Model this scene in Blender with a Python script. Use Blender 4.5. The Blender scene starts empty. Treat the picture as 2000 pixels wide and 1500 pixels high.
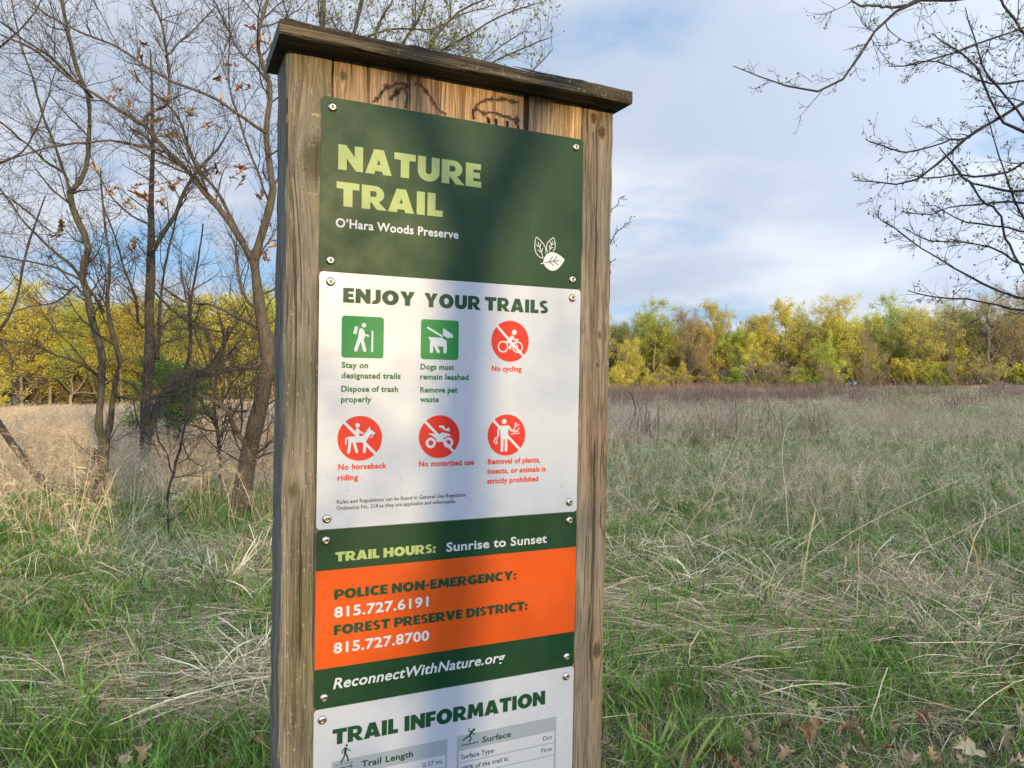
import bpy, math, random
import numpy as np
from mathutils import Matrix, Vector
sc = bpy.context.scene
col = sc.collection
R_ = math.radians

# ------------------------------------------------------------------ camera
EYE = 1.55
cam = bpy.data.cameras.new('camera')
camo = bpy.data.objects.new('camera', cam)
col.objects.link(camo)
camo.location = (0, 0, EYE)
camo.rotation_euler = (R_(90), 0, 0)
cam.sensor_width = 36.0
cam.lens = 36.0 * 1450 / 2000
cam.clip_start = 0.05
cam.clip_end = 2000
sc.camera = camo

# ------------------------------------------------------------------ sky, sun, exposure
SUN_AZ, SUN_EL = 30.0, 5.5          # degrees right of straight behind the camera, height
SKY_STRENGTH = 0.12
sx, sy, sz = math.sin(R_(SUN_AZ)) * math.cos(R_(SUN_EL)), -math.cos(R_(SUN_AZ)) * math.cos(R_(SUN_EL)), math.sin(R_(SUN_EL))
sun = bpy.data.lights.new('sun', 'SUN')
sun.energy = 4.3
sun.angle = R_(0.53)
sun.color = (1.0, 0.70, 0.32)
suno = bpy.data.objects.new('sun', sun)
col.objects.link(suno)
suno.rotation_euler = Vector((sx, sy, sz)).to_track_quat('Z', 'Y').to_euler()
suno.location = (20, -30, 20)

world = bpy.data.worlds.new('World')
sc.world = world
world.use_nodes = True


class NT:
    def __init__(s, tree):
        s.t = tree
        s.n = tree.nodes
        s.l = tree.links

    def new(s, typ, **kw):
        n = s.n.new(typ)
        for k, v in kw.items():
            setattr(n, k, v)
        return n

    def set(s, sock, v):
        if hasattr(v, 'is_linked') or hasattr(v, 'links'):
            s.l.new(v, sock)
        else:
            sock.default_value = v

    def math(s, op, a, b=0.0, c=None, clamp=False):
        n = s.new('ShaderNodeMath', operation=op, use_clamp=clamp)
        s.set(n.inputs[0], a)
        s.set(n.inputs[1], b)
        if c is not None:
            s.set(n.inputs[2], c)
        return n.outputs[0]

    def noise(s, vec, scale, detail=4, rough=0.5, dist=0.0, w=None):
        n = s.new('ShaderNodeTexNoise')
        if w is not None:
            n.noise_dimensions = '4D'
            n.inputs['W'].default_value = w
        s.l.new(vec, n.inputs['Vector'])
        n.inputs['Scale'].default_value = scale
        n.inputs['Detail'].default_value = detail
        n.inputs['Roughness'].default_value = rough
        n.inputs['Distortion'].default_value = dist
        return n.outputs['Fac']

    def map(s, vec, scale=(1, 1, 1), loc=(0, 0, 0)):
        n = s.new('ShaderNodeMapping')
        s.l.new(vec, n.inputs['Vector'])
        n.inputs['Scale'].default_value = scale
        n.inputs['Location'].default_value = loc
        return n.outputs[0]

    def ramp(s, fac, lo, hi, a=0.0, b=1.0):
        n = s.new('ShaderNodeMapRange', interpolation_type='SMOOTHSTEP')
        s.set(n.inputs[0], fac)
        n.inputs[1].default_value = lo
        n.inputs[2].default_value = hi
        n.inputs[3].default_value = a
        n.inputs[4].default_value = b
        return n.outputs[0]

    def mix(s, fac, a, b, mode='MIX'):
        n = s.new('ShaderNodeMix', data_type='RGBA', blend_type=mode)
        s.set(n.inputs[0], fac)
        for k, v in ((6, a), (7, b)):
            if isinstance(v, tuple):
                n.inputs[k].default_value = (*v[:3], 1)
            else:
                s.set(n.inputs[k], v)
        return n.outputs[2]


def build_sky():
    g = NT(world.node_tree)
    bg = world.node_tree.nodes['Background']
    bg.inputs['Strength'].default_value = SKY_STRENGTH
    sky = g.new('ShaderNodeTexSky', sky_type='NISHITA')
    sky.sun_disc = False
    sky.sun_elevation = R_(SUN_EL)
    sky.sun_rotation = R_(180 - SUN_AZ)
    sky.air_density = 1.0
    sky.dust_density = 1.2
    sky.ozone_density = 1.5
    tc = g.new('ShaderNodeTexCoord')
    sep = g.new('ShaderNodeSeparateXYZ')
    g.l.new(tc.outputs['Generated'], sep.inputs[0])
    x, y, z = sep.outputs
    zz = g.math('ADD', g.math('MAXIMUM', z, 0.0), 0.24)
    comb = g.new('ShaderNodeCombineXYZ')
    g.l.new(g.math('DIVIDE', x, zz), comb.inputs[0])
    g.l.new(g.math('DIVIDE', y, zz), comb.inputs[1])
    p = comb.outputs[0]
    pm = g.map(p, (0.80, 0.95, 1), (12.3, 5.5, 0))
    big = g.noise(pm, 1.0, 2, 0.5, 0.2)
    fine = g.noise(pm, 2.4, 10, 0.60, 0.35)
    dens = g.math('ADD', g.math('MULTIPLY', big, 0.62), g.math('MULTIPLY', fine, 0.38))
    cov = g.ramp(dens, 0.375, 0.51)
    shade = g.noise(g.map(p, (0.9, 0.9, 1), (9, 3, 0)), 1.3, 5, 0.5, 0.3)
    k = 1.0 / SKY_STRENGTH
    grey = tuple(v * k for v in (0.36, 0.42, 0.52))
    white = tuple(v * k for v in (0.54, 0.57, 0.63))
    ccol = g.mix(g.ramp(g.math('ADD', g.math('MULTIPLY', shade, 0.6), g.math('MULTIPLY', dens, 0.4)), 0.44, 0.62), grey, white)
    # bright cream band of far clouds close to the horizon
    low = g.ramp(z, 0.02, 0.14, 1.0, 0.0)
    n2 = g.noise(g.map(tc.outputs['Generated'], (3.0, 3.0, 16.0), (1, 0, 0.3)), 1.6, 6, 0.55, 0.2)
    lowmask = g.math('MULTIPLY', low, g.ramp(n2, 0.38, 0.60))
    cream = tuple(v * k for v in (0.66, 0.64, 0.62))
    clear = g.mix(1.0, sky.outputs[0], (0.9, 1.0, 1.15), 'MULTIPLY')
    clear = g.mix(g.ramp(z, 0.0, 0.5, 0.70, 0.55), clear, tuple(v * k for v in (0.24, 0.44, 0.74)))
    # clouds brighten towards the low sun; the gain is raised to light the meadow
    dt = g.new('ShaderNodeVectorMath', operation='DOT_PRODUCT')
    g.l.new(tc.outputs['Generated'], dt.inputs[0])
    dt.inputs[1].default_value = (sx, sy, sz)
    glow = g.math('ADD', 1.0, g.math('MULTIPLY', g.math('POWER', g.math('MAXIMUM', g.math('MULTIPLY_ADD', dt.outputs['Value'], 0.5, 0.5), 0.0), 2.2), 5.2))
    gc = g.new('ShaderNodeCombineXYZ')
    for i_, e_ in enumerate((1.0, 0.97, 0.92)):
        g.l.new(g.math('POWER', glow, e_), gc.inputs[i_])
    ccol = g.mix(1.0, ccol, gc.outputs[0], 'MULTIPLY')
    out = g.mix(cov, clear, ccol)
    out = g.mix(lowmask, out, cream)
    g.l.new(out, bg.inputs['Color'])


build_sky()
vs = sc.view_settings
vs.view_transform = 'Standard'
vs.look = 'None'
vs.exposure = 0.56
vs.gamma = 1.0
vs.use_curve_mapping = False
sc.render.engine = 'CYCLES'
sc.cycles.use_denoising = True
sc.cycles.max_bounces = 6
sc.cycles.transparent_max_bounces = 8

# ------------------------------------------------------------------ helpers
rng = np.random.default_rng(7)


def new_mesh(name, V, quads=None, tris=None, mats=(), vcol=None, smooth=False, mat_idx=None):
    me = bpy.data.meshes.new(name)
    V = np.asarray(V, np.float32).reshape(-1, 3)
    q = np.zeros((0, 4), np.int32) if quads is None else np.asarray(quads, np.int32).reshape(-1, 4)
    t = np.zeros((0, 3), np.int32) if tris is None else np.asarray(tris, np.int32).reshape(-1, 3)
    me.vertices.add(len(V))
    me.vertices.foreach_set('co', V.ravel())
    me.loops.add(q.size + t.size)
    me.loops.foreach_set('vertex_index', np.concatenate([q.ravel(), t.ravel()]))
    me.polygons.add(len(q) + len(t))
    me.polygons.foreach_set('loop_start', np.concatenate([np.arange(len(q)) * 4, q.size + np.arange(len(t)) * 3]).astype(np.int32))
    for m in mats:
        me.materials.append(m)
    if mat_idx is not None:
        me.polygons.foreach_set('material_index', np.asarray(mat_idx, np.int32))
    if vcol is not None:
        a = me.color_attributes.new('Col', 'FLOAT_COLOR', 'POINT')
        c = np.ones((len(V), 4), np.float32)
        c[:, :3] = vcol
        a.data.foreach_set('color', c.ravel())
    if smooth:
        me.polygons.foreach_set('use_smooth', np.ones(len(q) + len(t), bool))
    me.update(calc_edges=True)
    me.validate()
    return me


def link(name, me, parent=None, loc=None):
    o = bpy.data.objects.new(name, me)
    col.objects.link(o)
    if parent is not None:
        o.parent = parent
    if loc is not None:
        o.location = loc
    return o


def tag(o, label=None, cat=None, group=None, kind=None):
    if label:
        o['label'] = label
    if cat:
        o['category'] = cat
    if group:
        o['group'] = group
    if kind:
        o['kind'] = kind
    return o


def empty(name, loc=(0, 0, 0), label=None, cat=None, group=None):
    o = bpy.data.objects.new(name, None)
    o.empty_display_size = 0.2
    col.objects.link(o)
    o.location = loc
    return tag(o, label, cat, group)


def copy_tree(o, parent=None):
    c = o.copy()
    col.objects.link(c)
    c.parent = parent
    for ch in o.children:
        copy_tree(ch, c)
    return c


def norm(a):
    return a / np.maximum(np.linalg.norm(a, axis=-1, keepdims=True), 1e-9)


def tube_arrays(P, R, sides):
    """P (n,k,3), R (n,k) -> verts, quads"""
    n, k, _ = P.shape
    T = norm(np.gradient(P, axis=1))
    ref = np.where(np.abs(T[:, :1, 2:3]) > 0.9, np.array([[[1.0, 0, 0]]]), np.array([[[0, 0, 1.0]]]))
    A = norm(np.cross(T, np.broadcast_to(ref, T.shape)))
    B = np.cross(T, A)
    an = np.arange(sides) * 2 * np.pi / sides
    ring = (A[:, :, None, :] * np.cos(an)[None, None, :, None] + B[:, :, None, :] * np.sin(an)[None, None, :, None])
    V = P[:, :, None, :] + ring * R[:, :, None, None]
    idx = np.arange(n * k * sides).reshape(n, k, sides)
    a = idx[:, :-1, :]
    b = idx[:, 1:, :]
    q = np.stack([a, np.roll(a, -1, 2), np.roll(b, -1, 2), b], -1)
    return V.reshape(-1, 3), q.reshape(-1, 4)


def ribbon_arrays(P, W, side):
    """flat ribbons: P (n,k,3), W (n,k) half widths, side (n,3) or (n,k,3)"""
    n, k, _ = P.shape
    if side.ndim == 2:
        side = side[:, None, :]
    S = side * W[:, :, None]
    V = np.stack([P - S, P + S], 2)
    idx = np.arange(n * k * 2).reshape(n, k, 2)
    q = np.stack([idx[:, :-1, 0], idx[:, :-1, 1], idx[:, 1:, 1], idx[:, 1:, 0]], -1)
    return V.reshape(-1, 3), q.reshape(-1, 4)


class Acc:
    def __init__(s):
        s.V, s.Q, s.C, s.n = [], [], [], 0

    def add(s, V, Q, C=None):
        s.V.append(V)
        s.Q.append(Q + s.n)
        s.n += len(V)
        if C is not None:
            C = np.asarray(C, float)
            if C.ndim == 1:
                C = np.broadcast_to(C, (len(V), 3))
            s.C.append(C)

    def mesh(s, name, mats, smooth=False):
        return new_mesh(name, np.concatenate(s.V), np.concatenate(s.Q), mats=mats,
                        vcol=np.concatenate(s.C) if s.C else None, smooth=smooth)


def smooth_path(pts, k):
    pts = np.asarray(pts, float)
    if len(pts) == 2:
        t = np.linspace(0, 1, k)[:, None]
        return pts[0] * (1 - t) + pts[1] * t
    d = np.r_[0, np.cumsum(np.linalg.norm(np.diff(pts[:, :3], axis=0), axis=1))]
    s = np.linspace(0, d[-1], k)
    out = np.empty((k, pts.shape[1]))
    m = np.gradient(pts, d, axis=0)
    i = np.clip(np.searchsorted(d, s, 'right') - 1, 0, len(d) - 2)
    h = (d[i + 1] - d[i])[:, None]
    t = ((s - d[i]) / h[:, 0])[:, None]
    out = (2 * t**3 - 3 * t**2 + 1) * pts[i] + (t**3 - 2 * t**2 + t) * h * m[i] + (-2 * t**3 + 3 * t**2) * pts[i + 1] + (t**3 - t**2) * h * m[i + 1]
    return out


def spawn(P, R, count, lo, hi, a_lo, a_hi, up, wig, k, g, tmin=0.15, tmax=1.0, rs=0.5, rmin=0.001, taper=0.25, keep=None):
    """grow `count` child twigs from parent paths P (n,k0,3)"""
    n, k0, _ = P.shape
    w = np.linalg.norm(np.diff(P, axis=1), axis=2).sum(1)
    w = w / w.sum()
    pi = g.choice(n, count, p=w)
    t = tmin + (tmax - tmin) * g.random(count)
    f = t * (k0 - 1)
    i = np.minimum(f.astype(int), k0 - 2)
    fr = (f - i)[:, None]
    S = P[pi, i] * (1 - fr) + P[pi, i + 1] * fr
    T = norm(P[pi, i + 1] - P[pi, i])
    r0 = (R[pi, i] * (1 - fr[:, 0]) + R[pi, i + 1] * fr[:, 0]) * rs
    r0 = np.maximum(r0, rmin)
    rnd = norm(g.normal(size=(count, 3)))
    perp = norm(rnd - T * (rnd * T).sum(1, keepdims=True))
    a = np.radians(g.uniform(a_lo, a_hi, count))[:, None]
    D = T * np.cos(a) + perp * np.sin(a)
    L = g.uniform(lo, hi, count) * (1.1 - 0.5 * t)
    pts = [S]
    step = (L / (k - 1))[:, None]
    for j in range(k - 1):
        D = norm(D + g.normal(size=(count, 3)) * wig + np.array([0, 0, up]))
        pts.append(pts[-1] + D * step)
    Pn = np.stack(pts, 1)
    if keep is not None:
        m = keep(Pn)
        Pn, r0 = Pn[m], r0[m]
    Rn = r0[:, None] * np.linspace(1, taper, k)[None, :]
    return Pn, Rn


def cards(C, size, g, elong=1.8, up=0.0):
    """small folded leaf rhombi at centres C"""
    n = len(C)
    d = norm(g.normal(size=(n, 3)) + np.array([0, 0, up]))
    s = norm(np.cross(d, g.normal(size=(n, 3))))
    sz = (size * g.uniform(0.6, 1.3, n))[:, None]
    V = np.stack([C, C + (d * elong * .5 + s * .5) * sz, C + d * sz * elong, C + (d * elong * .5 - s * .5) * sz], 1)
    return V.reshape(-1, 3), np.arange(n * 4).reshape(n, 4)


# ------------------------------------------------------------------ materials
def new_mat(name):
    m = bpy.data.materials.new(name)
    m.use_nodes = True
    g = NT(m.node_tree)
    b = m.node_tree.nodes['Principled BSDF']
    return m, g, b


def mat_plain(name, c, rough=0.6, metal=0.0, spec=0.5, vary=0.0, vs_=30, bump=0.0, bs=200):
    m, g, b = new_mat(name)
    b.inputs['Roughness'].default_value = rough
    b.inputs['Metallic'].default_value = metal
    b.inputs['Specular IOR Level'].default_value = spec
    tc = g.new('ShaderNodeTexCoord').outputs['Object']
    if vary:
        n = g.noise(tc, vs_, 5, 0.6)
        g.l.new(g.mix(g.ramp(n, 0.3, 0.7), tuple(v * (1 - vary) for v in c), tuple(min(1, v * (1 + vary)) for v in c)), b.inputs['Base Color'])
    else:
        b.inputs['Base Color'].default_value = (*c, 1)
    if bump:
        bn = g.new('ShaderNodeBump')
        bn.inputs['Strength'].default_value = bump
        bn.inputs['Distance'].default_value = 0.001
        g.l.new(g.noise(tc, bs, 3, 0.5), bn.inputs['Height'])
        g.l.new(bn.outputs[0], b.inputs['Normal'])
    return m


def mat_leafy(name, trans=0.35, rough=0.6, spec=0.3):
    """colour comes from the blade's own colour attribute"""
    m, g, b = new_mat(name)
    at = g.new('ShaderNodeAttribute', attribute_name='Col')
    oi = g.new('ShaderNodeObjectInfo')
    hs = g.new('ShaderNodeHueSaturation')
    g.l.new(at.outputs['Color'], hs.inputs['Color'])
    g.l.new(g.ramp(oi.outputs['Random'], 0, 1, 0.8, 1.2), hs.inputs['Value'])
    g.l.new(g.ramp(oi.outputs['Random'], 0, 1, 0.485, 0.515), hs.inputs['Hue'])
    g.l.new(hs.outputs[0], b.inputs['Base Color'])
    b.inputs['Roughness'].default_value = rough
    b.inputs['Specular IOR Level'].default_value = spec
    tr = g.new('ShaderNodeBsdfTranslucent')
    g.l.new(hs.outputs[0], tr.inputs['Color'])
    mx = g.new('ShaderNodeMixShader')
    mx.inputs[0].default_value = trans
    g.l.new(b.outputs[0], mx.inputs[1])
    g.l.new(tr.outputs[0], mx.inputs[2])
    g.l.new(mx.outputs[0], m.node_tree.nodes['Material Output'].inputs['Surface'])
    return m


def mat_bark(name, a, b_, scale=1.0, moss=None):
    m, g, b = new_mat(name)
    tc = g.new('ShaderNodeTexCoord').outputs['Object']
    n1 = g.noise(g.map(tc, (38 * scale, 38 * scale, 9 * scale)), 1.0, 6, 0.65, 0.6)
    n2 = g.noise(tc, 4 * scale, 3, 0.5)
    c = g.mix(g.ramp(n1, 0.35, 0.68), a, b_)
    c = g.mix(g.ramp(n2, 0.35, 0.7, 0, 0.5), c, moss or tuple(v * 0.7 for v in a))
    g.l.new(c, b.inputs['Base Color'])
    b.inputs['Roughness'].default_value = 0.85
    bn = g.new('ShaderNodeBump')
    bn.inputs['Strength'].default_value = 0.8
    bn.inputs['Distance'].default_value = 0.02
    g.l.new(n1, bn.inputs['Height'])
    g.l.new(bn.outputs[0], b.inputs['Normal'])
    return m


def mat_wood(name, dark, light, axis='z', seed=0.0, knots=(), moss=0.0, mosscol=(0.075, 0.085, 0.03), crack=0.6, grey=None, greyamt=0.0, topstain=0.0):
    """weathered softwood; knots = [(u, v, radius, rustiness)] in the sign's own plane"""
    m, g, b = new_mat(name)
    tc = g.new('ShaderNodeTexCoord').outputs['Object']
    sep = g.new('ShaderNodeSeparateXYZ')
    g.l.new(tc, sep.inputs[0])
    u, w, v = sep.outputs
    shift = 0.0
    kd = None
    kr = None
    for (ku, kv, rr, rust) in knots:
        du = g.math('SUBTRACT', u, ku)
        dv = g.math('MULTIPLY', g.math('SUBTRACT', v, kv), 0.62)
        r = g.math('SQRT', g.math('ADD', g.math('MULTIPLY', du, du), g.math('MULTIPLY', dv, dv)))
        fall = g.math('POWER', 2.718, g.math('MULTIPLY', r, -1.0 / (rr * 1.6)))
        sgn = g.math('MULTIPLY', g.math('TANH', g.math('MULTIPLY', du, 3.0 / rr)), g.math('MULTIPLY', fall, -rr * 1.1))
        shift = sgn if not kd else g.math('ADD', shift, sgn)
        mk = g.ramp(g.math('ADD', r, g.math('MULTIPLY', g.math('SUBTRACT', g.noise(tc, 240, 3, 0.6), 0.5), rr * 1.3)), rr * 0.45, rr * 1.05, 1.0, 0.0)
        kd = mk if not kd else g.math('MAXIMUM', kd, mk)
        if rust:
            kr = mk if not kr else g.math('MAXIMUM', kr, mk)
    cx = g.new('ShaderNodeCombineXYZ')
    g.l.new(g.math('ADD', u, shift) if kd else u, cx.inputs[0])
    g.l.new(w, cx.inputs[1])
    g.l.new(v, cx.inputs[2])
    p = cx.outputs[0]
    st = {'z': (1, 1, 0.035), 'x': (0.03, 1, 1)}[axis]
    p1 = g.map(p, tuple(230 * q for q in st), (seed, seed * 2, seed))
    p2 = g.map(p, tuple(360 * q for q in (st if axis == 'x' else (1, 1, 0.05))), (seed, 0, 3))
    p3 = g.map(p, tuple(46 * q for q in st), (seed * 3, 1, 0))
    p4 = g.map(p, tuple(150 * q for q in ((1, 1, 0.012) if axis == 'z' else (0.012, 1, 1))), (seed * 5, 1, 0))
    n1 = g.noise(p1, 1, 5, 0.6, 0.4)
    n2 = g.noise(p2, 1, 3, 0.6)
    n3 = g.noise(p3, 1, 3, 0.5, 0.5)
    n4 = g.noise(p4, 1, 2, 0.5, 0.2)
    f = g.math('ADD', g.math('ADD', g.math('MULTIPLY', n1, 0.42), g.math('MULTIPLY', n2, 0.23)), g.math('MULTIPLY', n3, 0.35))
    c = g.mix(g.ramp(f, 0.38, 0.60), dark, light)
    # thin dark latewood lines
    lw = g.ramp(g.math('ABSOLUTE', g.math('SUBTRACT', g.math('FRACT', g.math('MULTIPLY', g.math('ADD', n3, g.math('MULTIPLY', n1, 0.10)), 9.0)), 0.5)), 0.0, 0.15, 0.5, 0.0)
    c = g.mix(lw, c, tuple(q * 0.5 for q in dark))
    if grey is not None:
        gm = g.math('MULTIPLY', g.ramp(g.noise(g.map(p, (14, 14, 3)), 1, 4, 0.6), 0.35, 0.65), greyamt)
        c = g.mix(gm, c, g.mix(g.ramp(f, 0.36, 0.64), tuple(q * 0.42 for q in grey), grey))
    if moss:
        mm = g.math('MULTIPLY', g.ramp(g.noise(g.map(p, (9, 9, 3.5), (seed, 3, 1)), 1, 5, 0.6), 0.46, 0.62), moss)
        c = g.mix(mm, c, mosscol)
        # pale lichen flecks
        c = g.mix(g.math('MULTIPLY', g.ramp(g.noise(g.map(p, (260, 260, 110)), 1, 2, 0.5), 0.64, 0.72), moss * 0.8), c, (0.42, 0.42, 0.28))
    ck = g.ramp(g.math('ADD', n4, g.math('MULTIPLY', g.math('SUBTRACT', n1, 0.5), 0.12)), 0.34, 0.385, 1.0, 0.0)
    c = g.mix(g.math('MULTIPLY', ck, crack), c, tuple(q * 0.12 for q in dark))
    if kd:
        c = g.mix(g.math('MULTIPLY', kd, 0.88), c, (0.052, 0.05, 0.022))
    if kr:
        c = g.mix(g.math('MULTIPLY', kr, 0.9), c, (0.055, 0.018, 0.008))
    g.l.new(c, b.inputs['Base Color'])
    b.inputs['Roughness'].default_value = 0.8
    b.inputs['Specular IOR Level'].default_value = 0.25
    h = g.math('SUBTRACT', g.math('SUBTRACT', f, g.math('MULTIPLY', ck, 0.4)), g.math('MULTIPLY', lw, 0.25))
    bn = g.new('ShaderNodeBump')
    bn.inputs['Strength'].default_value = 0.9
    bn.inputs['Distance'].default_value = 0.007
    g.l.new(h, bn.inputs['Height'])
    g.l.new(bn.outputs[0], b.inputs['Normal'])
    return m


M_leaf = mat_leafy('foliage', 0.5)
M_blade = mat_leafy('grass_blades', 0.3, 0.5, 0.4)
M_straw = mat_leafy('dry_straw', 0.2, 0.6, 0.3)
M_bark_a = mat_bark('bark_grey_green', (0.020, 0.018, 0.014), (0.075, 0.067, 0.050), 1, (0.055, 0.06, 0.03))
M_bark_b = mat_bark('bark_dark', (0.013, 0.011, 0.010), (0.058, 0.048, 0.039), 1.2)
M_bark_c = mat_bark('bark_tan', (0.028, 0.023, 0.018), (0.098, 0.075, 0.054), 1.3, (0.06, 0.055, 0.035))
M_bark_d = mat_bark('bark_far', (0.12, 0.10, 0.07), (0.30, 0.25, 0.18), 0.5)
M_twig = mat_plain('twig_bark', (0.034, 0.027, 0.023), 0.8, vary=0.3, vs_=9)
M_twig_r = mat_plain('twig_bark_dark', (0.020, 0.017, 0.018), 0.7, vary=0.3, vs_=9)


def val_noise(x, y, s, seed=0):
    """cheap smooth value noise, vectorised"""
    x = np.asarray(x, float) / s + 1000.3 + seed * 17.7
    y = np.asarray(y, float) / s + 1000.7 + seed * 31.1
    xi, yi = np.floor(x), np.floor(y)
    fx, fy = x - xi, y - yi
    fx, fy = fx * fx * (3 - 2 * fx), fy * fy * (3 - 2 * fy)

    def h(a, b):
        v = np.sin(a * 127.1 + b * 311.7 + seed * 7.3) * 43758.5453
        return v - np.floor(v)
    return (h(xi, yi) * (1 - fx) + h(xi + 1, yi) * fx) * (1 - fy) + (h(xi, yi + 1) * (1 - fx) + h(xi + 1, yi + 1) * fx) * fy


def ground_z(x, y):
    x, y = np.asarray(x, float), np.asarray(y, float)
    t = np.clip((y - 12) / 60, 0, 1)
    t = t * t * (3 - 2 * t)
    t2 = np.clip((y - 8) / 40, 0, 1)
    t2 = t2 * t2 * (3 - 2 * t2)
    return np.where(x < 0, t2 * 0.021, t * 0.0155) * np.clip(x, -90, 90) + 0.10 * (val_noise(x, y, 5, 1) - 0.5) * np.clip(np.hypot(x, y - 1) / 5, 0, 1)


# ------------------------------------------------------------------ ground and far hills
def build_ground():
    g1 = np.r_[-900, -500, -300, -200, np.arange(-120, -30, 6), np.arange(-30, 30.1, 0.6), np.arange(36, 121, 6), 200, 300, 500, 900]
    g2 = np.r_[-900, -500, -300, -200, np.arange(-120, -12, 6), np.arange(-12, 40.1, 0.6), np.arange(46, 131, 5), 200, 300, 500, 900]
    X, Y = np.meshgrid(g1, g2)
    Z = ground_z(X, Y)
    V = np.stack([X, Y, Z], -1).reshape(-1, 3)
    ny, nx = X.shape
    i = np.arange(nx * ny).reshape(ny, nx)
    q = np.stack([i[:-1, :-1], i[:-1, 1:], i[1:, 1:], i[1:, :-1]], -1).reshape(-1, 4)
    m, g, b = new_mat('meadow_soil')
    tc = g.new('ShaderNodeTexCoord').outputs['Object']
    a = g.noise(tc, 1.1, 6, 0.65)
    f = g.noise(tc, 28, 6, 0.7)
    c = g.mix(g.ramp(f, 0.35, 0.65), (0.022, 0.020, 0.011), (0.10, 0.08, 0.047))
    c = g.mix(g.ramp(a, 0.42, 0.62, 0, 0.7), c, (0.045, 0.085, 0.02))
    g.l.new(c, b.inputs['Base Color'])
    b.inputs['Roughness'].default_value = 0.95
    bn = g.new('ShaderNodeBump')
    bn.inputs['Distance'].default_value = 0.03
    g.l.new(f, bn.inputs['Height'])
    g.l.new(bn.outputs[0], b.inputs['Normal'])
    o = link('meadow_ground', new_mesh('meadow_ground', V, q, mats=[m], smooth=True))
    tag(o, 'meadow ground of dark soil and thatch under the grass', kind='structure')


build_ground()

# ------------------------------------------------------------------ the trail sign
S_O = Vector((-0.28969868, 1.12851683, 0.43783844 + EYE))
S_U = Vector((0.90701497, 0.4209997, -0.0091157))
S_V = Vector((0.0168146, -0.01457875, 0.99975233))
S_N = Vector((0.42076254, -0.90694361, -0.02030209))
SU0, SV0 = 0.236, -1.985        # base of the sign in its own plane
base = S_O + S_U * SU0 + S_V * SV0
sign = empty('trail_sign', base, 'tall weathered wooden trail sign with green, white and orange panels and a flat wooden cap', 'trail sign')
sign.matrix_world = Matrix(((S_U.x, -S_N.x, S_V.x, base.x), (S_U.y, -S_N.y, S_V.y, base.y), (S_U.z, -S_N.z, S_V.z, base.z), (0, 0, 0, 1)))


def sp(o):
    """place a part whose mesh is in sign-plane numbers (u, -n, v) with the top-left screw corner as origin"""
    o.parent = sign
    o.location = (-SU0, 0, -SV0)
    return o


K_left = [(-0.006, -0.098, 0.026, 0), (-0.02, -1.12, 0.012, 0), (-0.035, -0.6, 0.008, 0)]
W_left = mat_wood('weathered_post_wood', (0.046, 0.040, 0.026), (0.17, 0.145, 0.098), 'z', 1.0, K_left, 0.5, grey=(0.20, 0.185, 0.155), greyamt=0.7)
W_side = mat_wood('grey_weathered_side', (0.045, 0.046, 0.042), (0.18, 0.185, 0.175), 'z', 7.0, (), 0.25, (0.10, 0.11, 0.05), 0.9)
W_right = mat_wood('brown_post_wood', (0.048, 0.037, 0.028), (0.172, 0.134, 0.100), 'z', 3.0,
                   [(0.4804, 0.0435, 0.0075, 1), (0.4975, 0.020, 0.0085, 1), (0.501, -0.345, 0.006, 0), (0.508, -0.92, 0.012, 0), (0.497, -0.40, 0.003, 1)], 0.15, grey=(0.22, 0.195, 0.165), greyamt=0.75)
W_plank = [mat_wood('pale_plank_wood_%s' % n, d, l, 'z', s, k, ms, crack=0.5, mosscol=(0.09, 0.095, 0.04)) for n, d, l, s, k, ms in (
    ('knotty', (0.12, 0.082, 0.05), (0.30, 0.225, 0.15), 11, [(0.0328, 0.0379, 0.0062, 0)], 0.5),
    ('pinkish', (0.15, 0.10, 0.065), (0.37, 0.26, 0.18), 13, [], 0.12),
    ('orange', (0.17, 0.105, 0.06), (0.40, 0.275, 0.175), 17, [], 0.1),
    ('tan', (0.15, 0.10, 0.052), (0.37, 0.265, 0.155), 23, [], 0.45))]
W_cap = mat_wood('cap_wood', (0.018, 0.015, 0.011), (0.12, 0.096, 0.067), 'x', 31, (), 0.3, (0.08, 0.08, 0.045), 0.8)
W_capend = mat_plain('mossy_end_grain', (0.05, 0.06, 0.052), 0.95, vary=0.6, vs_=90, bump=1.0, bs=260)


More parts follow.
